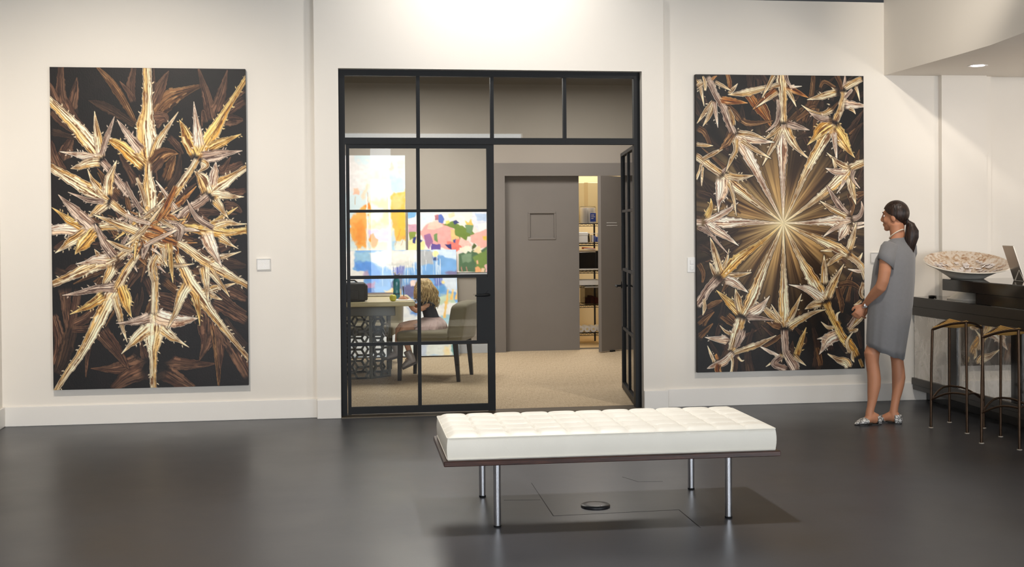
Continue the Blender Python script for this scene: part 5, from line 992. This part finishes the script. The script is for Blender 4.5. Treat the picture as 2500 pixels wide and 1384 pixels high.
add_limb(hb, [(*p, a, b_) for p, a, b_ in zip(P, (.022, .017, .032, .046, .049, .042, .030, .006), (.024, .017, .030, .043, .047, .040, .026, .005))], 28)
rh = random.Random(4)
for k in range(60):
    a = rh.uniform(0, 6.28); pts = []
    for i, p in enumerate(P[1:]):
        rad = (.015, .031, .045, .048, .041, .030, .008)[i]*rh.uniform(.93, 1.05); u_ = Vector((BK.y*-1, BK.x, 0)); pts.append(p+(u_*math.cos(a)+BK*math.sin(a))*rad+Vector((0, 0, rh.uniform(-.012, .004)*(i > 4))))
    add_tube(hb, pts, [.0022]*6+[.0008], 5)
obj('ponytail', hb, HAIR, wo, True, angle=180)
obj('hair_tie', tube([tie+(Vector((BK.y*-1, BK.x, 0))*math.cos(a*PI/8)+Vector((0, 0, 1))*math.sin(a*PI/8))*.019 for a in range(16)], .005, 8, True), mat('black_elastic', (20, 18, 20), .6), wo, True)
# dress
DRESS = mat('grey_jersey', (120, 119, 121), .85, var=.03, vscale=40, bump=.05, bscale=400, sheen=.25)
rows = [(579, 2180, 2208), (584, 2172, 2212), (588, 2166, 2215), (594, 2158, 2221), (602, 2151, 2227.5), (612, 2145, 2230), (632, 2134, 2230.5), (650, 2129, 2230), (669, 2126, 2229.5), (690, 2123.5, 2228.5), (715, 2119, 2226.5), (743, 2115.5, 2224), (775, 2113, 2219.5), (807, 2112, 2213.5), (832, 2111, 2209), (852, 2111, 2205.5), (870, 2111, 2202.5)]
hb = bmesh.new(); rings = []; NS = 72
for i, (v, xl, xr) in enumerate(rows):
    _, z = px(0, v); x0, x1 = (xl-2155)/307., (xr-2155)/307.; hw = (x1-x0)/2; cx = (x0+x1)/2; ratio = 1.55 if i < 5 else 1.5-.02*i
    rx = hw/math.sqrt(.948**2+(.568*ratio)**2); ry = rx*ratio; t = max(0, (i-4)/(len(rows)-5)); pts = []
    for k in range(NS):
        a = k*2*PI/NS; fold = 1+t*(.022*math.sin(6*a+1.0)+.014*math.sin(11*a+2.2+t*2)+.008*math.sin(17*a))
        p = F2*(rx*math.cos(a)*fold)+L2*(ry*math.sin(a)*fold); zz = z; ax_ = p.x-KX*p.y
        if i >= len(rows)-4:                      # hem rises towards the front (her left-front side)
            q = (i-(len(rows)-5))/4; s_ = min(1, max(0, (ax_+hw)/(2*hw))); zz = z+q*(.115*(1-s_)**1.1-.018)+.004*math.sin(9*a)*q
        pts.append((cx+p.x, p.y, zz))
    rings.append(pts)
add_loft(hb, rings, caps=False)
def sleeve(c, d):
    pts = []
    for (x, y, z), r, sh in c:
        pts.append([(x+r*math.cos(k*PI/12)*.95, y+r*math.sin(k*PI/12)*.92, z+sh*math.cos(k*PI/12)) for k in range(24)])
    add_loft(hb, pts, caps=False)
def apc(L): return [((x+KX*y, y, z), r, sh) for (x, y, z), r, sh in L]
sleeve(apc((((.09, -.03, 1.350), .050, -.02), ((.058, -.068, 1.347), .054, -.022), ((.036, -.104, 1.320), .057, -.022), ((.021, -.134, 1.265), .058, -.028), ((.011, -.152, 1.205), .058, -.042))), 1)
sleeve(apc((((.14, .035, 1.352), .040, .02), ((.172, .062, 1.350), .056, .02), ((.195, .085, 1.32), .062, .015), ((.20, .11, 1.26), .060, .02), ((.185, .13, 1.205), .058, .03))), -1)
dr = obj('dress', hb, DRESS, wo, True, angle=180); so = dr.modifiers.new('cloth', 'SOLIDIFY'); so.thickness = .004; so.offset = 1
# shoes: pointed flats in a snakeskin print
def snake():
    m = bpy.data.materials.new('snakeskin_print'); m.use_nodes = True; N = m.node_tree.nodes; L = m.node_tree.links; b_ = N['Principled BSDF']; tc = N.new('ShaderNodeTexCoord')
    v_ = N.new('ShaderNodeTexVoronoi'); v_.feature = 'DISTANCE_TO_EDGE'; v_.inputs['Scale'].default_value = 42; n = N.new('ShaderNodeTexNoise'); n.inputs['Scale'].default_value = 24; r = N.new('ShaderNodeValToRGB'); r.color_ramp.elements[0].position = .03; r.color_ramp.elements[0].color = (.05, .045, .045, 1); r.color_ramp.elements[1].position = .12; r.color_ramp.elements[1].color = (.72, .70, .67, 1)
    r2 = N.new('ShaderNodeValToRGB'); r2.color_ramp.elements[0].position = .36; r2.color_ramp.elements[0].color = (.22, .21, .21, 1); r2.color_ramp.elements[1].position = .46; x = N.new('ShaderNodeMix'); x.data_type = 'RGBA'; x.blend_type = 'MULTIPLY'; x.inputs['Factor'].default_value = 1
    L.new(tc.outputs['Object'], v_.inputs['Vector']); L.new(tc.outputs['Object'], n.inputs['Vector']); L.new(v_.outputs['Distance'], r.inputs['Fac']); L.new(n.outputs['Fac'], r2.inputs['Fac']); L.new(r.outputs['Color'], x.inputs['A']); L.new(r2.outputs['Color'], x.inputs['B']); L.new(x.outputs['Result'], b_.inputs['Base Color']); b_.inputs['Roughness'].default_value = .35; return m
SN = snake(); SOLE = mat('black_sole', (22, 20, 20), .5)
def shoe(heel, toe):
    h, t = Vector((*heel, 0)), Vector((*toe, 0)); d = (t-h); Lh = d.length; d.normalize(); s_ = Vector((-d.y, d.x, 0))
    def R(a, w, z0, z1): return [tuple(h+d*a*Lh+s_*w*math.cos(k*PI/10)+Vector((0, 0, z0+(z1-z0)*(.5+.5*math.sin(k*PI/10)) if math.sin(k*PI/10) > 0 else z0+(z1-z0)*.5*(1+math.sin(k*PI/10))))) for k in range(20)]
    sh = empty('shoe', (0, 0, 0), 0, wo)
    b_ = bmesh.new(); add_loft(b_, [R(.52, .042, .006, .052), R(.60, .044, .006, .056), R(.72, .043, .006, .050), R(.85, .034, .006, .036), R(.95, .018, .006, .022), R(1.0, .006, .006, .014)]); obj('toe_cap', b_, SN, sh, True, angle=60)
    b_ = bmesh.new(); pts = []
    for z, w in ((.006, .034), (.03, .036), (.058, .032), (.066, .029)): pts.append([tuple(h+d*(Lh*.145-w*1.15*math.cos((k-10)*PI/20*1.05))+s_*w*math.sin((k-10)*PI/20*1.05)+Vector((0, 0, z))) for k in range(21)])
    Vv = [[b_.verts.new(p) for p in q] for q in pts]
    for A_, B_ in zip(Vv, Vv[1:]):
        for k in range(20): b_.faces.new((A_[k], A_[k+1], B_[k+1], B_[k]))
    hc = obj('heel_cup', b_, SN, sh, True, angle=180); q = hc.modifiers.new('t', 'SOLIDIFY'); q.thickness = .004; q.offset = 0
    b_ = bmesh.new(); pr = [(.0, .026), (.08, .034), (.2, .034), (.4, .031), (.6, .044), (.75, .043), (.88, .031), (1.0, .006)]
    lo = [h+d*a*Lh+s_*w for a, w in pr]+[h+d*a*Lh-s_*w for a, w in pr[::-1]]; A_ = [b_.verts.new(p+Vector((0, 0, .0))) for p in lo]; B_ = [b_.verts.new(p+Vector((0, 0, .007))) for p in lo]
    b_.faces.new(A_[::-1]); b_.faces.new(B_)
    for k in range(len(lo)): b_.faces.new((A_[k], A_[(k+1) % len(lo)], B_[(k+1) % len(lo)], B_[k]))
    obj('sole', b_, SOLE, sh)
shoe((-.052, -.028), (-.258, -.046)); shoe((.112, -.034), (-.052, .122))
nk = bmesh.new(); add_tube(nk, [(.100+.051*math.cos(a*PI/14), .056*math.sin(a*PI/14), 1.405-.035*math.cos(a*PI/14-AF)+.02) for a in range(28)], .0042, 8, closed=True); obj('necklace', nk, mat('ivory_beads', (236, 222, 200), .4), wo, True)
wt = obj('watch', tube([Vector((-.148+KX*.018, .018, .897))+(Vector((.65, .1, .75)).normalized()*math.cos(a*PI/10)*.030+Vector((.35, -.93, -.15)).normalized()*math.sin(a*PI/10)*.030) for a in range(20)], .006, 8, True), M['steel'], wo, True)
w_ = bmesh.new(); add_ball(w_, (-.150+KX*-.01, -.012, .893), (.016, .006, .016), 16, 8, Matrix.Rotation(.3, 4, 'Z')); obj('dial', w_, mat('pale_dial', (220, 220, 222), .2, metal=.4), wt, True)
tag(wo, 'person with a dark ponytail in a grey shift dress facing the starburst painting', 'person')
# ---- seated child, in profile facing left
ch = empty('person', (.93, 2.40, 0)); CSK = skin_mat('fair_skin', (214, 160, 128)); bm = bmesh.new()
add_loft(bm, [(.055, 0, .495, .075, .085), (.045, 0, .55, .072, .082), (.03, 0, .62, .062, .075), (.005, 0, .69, .06, .080), (-.012, 0, .74, .055, .085), (-.02, 0, .765, .042, .062), (-.026, 0, .785, .028, .03), (-.032, 0, .82, .028, .028), (-.036, 0, .86, .03, .03)], 20)
add_ball(bm, (-.045, 0, .905), (.084, .070, .088), 24, 16); add_ball(bm, (-.085, 0, .868), (.045, .048, .045), 18, 12); add_ball(bm, (-.130, 0, .868), (.012, .011, .010), 12, 8); add_ball(bm, (-.118, 0, .846), (.012, .018, .007), 12, 8); add_ball(bm, (-.11, 0, .828), (.016, .018, .013), 12, 8)
for s_ in (-1, 1): add_ball(bm, (-.035, s_*.070, .89), (.014, .007, .02), 10, 8)
add_limb(bm, [(-.008, -.075, .742, .032), (-.02, -.092, .725, .030), (-.075, -.112, .70, .027), (-.128, -.118, .682, .026), (-.155, -.11, .70, .025), (-.195, -.085, .752, .021), (-.225, -.068, .797, .016), (-.240, -.062, .808, .015)], 14)
add_limb(bm, [(-.008, .075, .742, .032), (-.02, .092, .725, .030), (-.075, .108, .715, .027), (-.125, .10, .715, .026), (-.165, .07, .748, .023), (-.205, .03, .79, .018), (-.228, -.0, .808, .015)], 14)
_h = hand
def small_hand(w, d, side, up, curl, k=.55):
    w, d, side, up = Vector(w), Vector(d).normalized(), Vector(side).normalized(), Vector(up).normalized(); pt = lambda a, b_, c: w+(d*a+side*b_+up*c)*k
    R = [[tuple(pt(a, 0, 0)+(side*math.cos(q*PI/6)*wd+up*math.sin(q*PI/6)*th)*k) for q in range(12)] for a, wd, th in ((-.01, .026, .024), (.02, .033, .02), (.055, .038, .018), (.078, .035, .015))]
    add_loft(bm, R)
    for b_, l in ((.027, .06), (.009, .068), (-.009, .063), (-.027, .05)):
        cur = pt(.07, b_, 0); q = [cur]; ang = 0
        for s_, fr in enumerate((.45, .32, .23)): ang += curl*(.55, .75, .6)[s_]; cur = cur+(d*math.cos(ang)+up*math.sin(ang))*l*fr*k; q.append(cur)
        add_limb(bm, [(*p, r, r) for p, r in zip(q, (.0062, .006, .0055, .0045))], 8)
    add_limb(bm, [(*p, r, r) for p, r in zip((pt(.012, .022, 0), pt(.036, .046, .01), pt(.062, .05, .02)), (.008, .007, .005))], 8)
small_hand((-.240, -.062, .810), (-.9, .3, -.15), (.2, .8, .5), (.0, .3, -.95), .7); small_hand((-.228, .0, .808), (-.95, -.25, -.05), (-.2, -.5, .8), (.1, -.6, -.75), 1.0)
add_limb(bm, [(.03, -.055, .53, .066), (-.08, -.065, .525, .058), (-.18, -.07, .52, .050), (-.245, -.072, .508, .043), (-.262, -.072, .48, .040), (-.245, -.072, .42, .036), (-.215, -.07, .34, .031), (-.195, -.07, .28, .027), (-.185, -.07, .235, .026)], 16)
add_limb(bm, [(.03, .06, .53, .066), (-.08, .072, .525, .058), (-.19, .08, .52, .050), (-.265, .082, .508, .043), (-.285, .082, .48, .040), (-.29, .082, .42, .036), (-.298, .082, .36, .031), (-.305, .082, .32, .027), (-.308, .082, .29, .026)], 16)
add_limb(bm, [(-.185, -.07, .235, .027), (-.20, -.07, .20, .026), (-.225, -.07, .175, .02)], 10); add_limb(bm, [(-.308, .082, .29, .027), (-.32, .082, .26, .026), (-.345, .082, .235, .02)], 10)
remeshed('body', bm, .0055, CSK, ch, 2)
BOOT = mat('grey_leather_boot', (156, 146, 140), .35, var=.12, vscale=20, bump=.1, bscale=60)
def boot(a, ang):
    b_ = empty('boot', a, 0, ch); b_.rotation_euler = (0, ang, 0); hb = bmesh.new()
    add_limb(hb, [(.0, 0, .075, .042), (.0, 0, .04, .040), (.004, 0, 0, .042), (.0, 0, -.035, .040), (-.004, 0, -.055, .036)], 16); add_limb(hb, [(.03, 0, -.045, .03, .022), (.0, 0, -.035, .038, .036), (-.04, 0, -.035, .040, .034), (-.08, 0, -.044, .040, .026), (-.105, 0, -.050, .030, .018), (-.115, 0, -.052, .014, .010)], 16)
    remeshed('upper', hb, .006, BOOT, b_, 2)
    obj('sole', box(-.118, .045, -.038, .038, -.078, -.062, .006, 2), mat('grey_sole', (92, 84, 80), .6), b_, True)
    for k in range(3): obj('lace', tube([(-.046+.012*k, -.03, -.002+.025*k), (-.052+.012*k, 0, .004+.025*k), (-.046+.012*k, .03, -.002+.025*k)], .004, 6), mat('pale_lace', (190, 184, 178), .6), b_, True)
boot((-.185, -.07, .215), -.42); boot((-.310, .082, .275), -.25)
NAVY = mat('charcoal_jersey', (58, 56, 62), .8, bump=.04, bscale=300)
hb = bmesh.new(); add_loft(hb, [(.042, 0, .59, .078, .088), (.03, 0, .62, .072, .084), (.018, 0, .66, .070, .085), (.0, 0, .71, .068, .090), (-.012, 0, .745, .064, .094), (-.02, 0, .768, .05, .072)], 32, caps=False); bo_ = obj('bodice', hb, NAVY, ch, True, angle=180); q = bo_.modifiers.new('t', 'SOLIDIFY'); q.thickness = .004; q.offset = 1
for s_ in (-1, 1):
    hb = bmesh.new(); add_loft(hb, [[(-.018+.036*math.cos(k*PI/10), s_*(.062+.0*k), .772+.0*k+.012*math.sin(k*PI/10)) for k in range(20)], [(-.012+.056*math.cos(k*PI/10), s_*.092, .752+.022*math.sin(k*PI/10)) for k in range(20)], [(-.006+.066*math.cos(k*PI/10)+.004*math.sin(k*1.9), s_*(.125+.006*math.sin(k*2.2)), .725+.03*math.sin(k*PI/10)) for k in range(20)]], caps=False)
    q = obj('flutter_sleeve', hb, NAVY, bo_, True, angle=180).modifiers.new('t', 'SOLIDIFY'); q.thickness = .003
TULLE = mat('dusty_pink_tulle', (206, 178, 172), .85, var=.06, vscale=25, bump=.2, bscale=80, sheen=.3); rt = random.Random(8)
tu = None
for layer in range(3):
    hb = bmesh.new(); rings = []; NS = 96
    for i in range(9):
        t = i/8; z = .608-.135*t+.012*layer*t; rx = .082+(.102+.010*layer)*math.sin(t*1.45)**.8*(1-.06*layer); ry = .09+(.115)*math.sin(t*1.45)**.8*(1-.06*layer); cx = .038-.045*t
        rings.append([(cx+rx*math.cos(k*2*PI/NS)*(1+t*(.045*math.sin(13*k*2*PI/NS+layer)+.03*math.sin(29*k*2*PI/NS+2*layer))), ry*math.sin(k*2*PI/NS)*(1+t*(.045*math.sin(13*k*2*PI/NS+layer)+.03*math.sin(29*k*2*PI/NS+layer))), z+t*t*(.012*math.sin(9*k*2*PI/NS+layer*2)+(.035 if math.cos(k*2*PI/NS) < -.5 else 0))) for k in range(NS)])
    add_loft(hb, rings, caps=False)
    tu = obj('tutu_layer', hb, TULLE, ch, True, angle=180)
obj('waistband', tube([(.040+.084*math.cos(a*PI/16), .094*math.sin(a*PI/16), .602) for a in range(32)], .007, 8, True), TULLE, ch, True)
BL = hair_mat('blonde_curls', (150, 116, 70), (236, 208, 152), (70, 70, 14)); hb = bmesh.new(); rh = random.Random(21)
add_ball(hb, (-.036, 0, .912), (.092, .080, .092), 28, 18); bmesh.ops.delete(hb, geom=[f for f in hb.faces if (lambda p: p.x < -.085 and p.z < .935)(f.calc_center_median()) or f.calc_center_median().z < .86], context='FACES')
for k in range(420):
    a = rh.uniform(-2.6, 2.6); r0 = rh.uniform(.55, 1.0); z0 = .905+.085*math.cos(r0*1.5); sx, sy = math.cos(a), math.sin(a)
    x0 = -.036+.088*math.sin(r0*1.5)*sx; y0 = .078*math.sin(r0*1.5)*sy; Lh = rh.uniform(.13, .235)*(1.0 if sx > -.2 else .75); ph = rh.uniform(0, 6.28); fr = rh.uniform(30, 55); am = rh.uniform(.006, .015); pts = []
    out = rh.uniform(.0, .05)
    for i in range(13):
        t = i/12; z = z0-Lh*t; s_ = min(1, t*2.2); pts.append((x0+sx*out*s_+am*math.sin(fr*t*Lh+ph)*t**.5+.012*t*max(sx, 0), y0+sy*out*.8*s_+am*math.cos(fr*t*Lh+ph)*t**.5, z))
    add_tube(hb, pts, [.0052*(1-.6*(i/12)**2) for i in range(13)], 6)
obj('curls', hb, BL, ch, True, angle=180)
tag(ch, 'seated child with long blonde curls, dark top and pink tulle skirt, drawing at the table', 'person')
pn = empty('black_pencil', (.690, 2.352, .796)); bm = bmesh.new(); add_tube(bm, [(0, 0, 0), (-.001, -.001, .012), (-.006, -.004, .075), (-.010, -.006, .125)], [.001, .0042, .0042, .0042], 8); obj('barrel', bm, M['ebony'], pn, True); bm = bmesh.new(); add_tube(bm, [(-.010, -.006, .125), (-.0105, -.006, .131)], .0044, 8); obj('end_cap', bm, M['plastic'], pn, True)
tag(pn, 'black pencil held upright in the hand of the child', 'pencil')
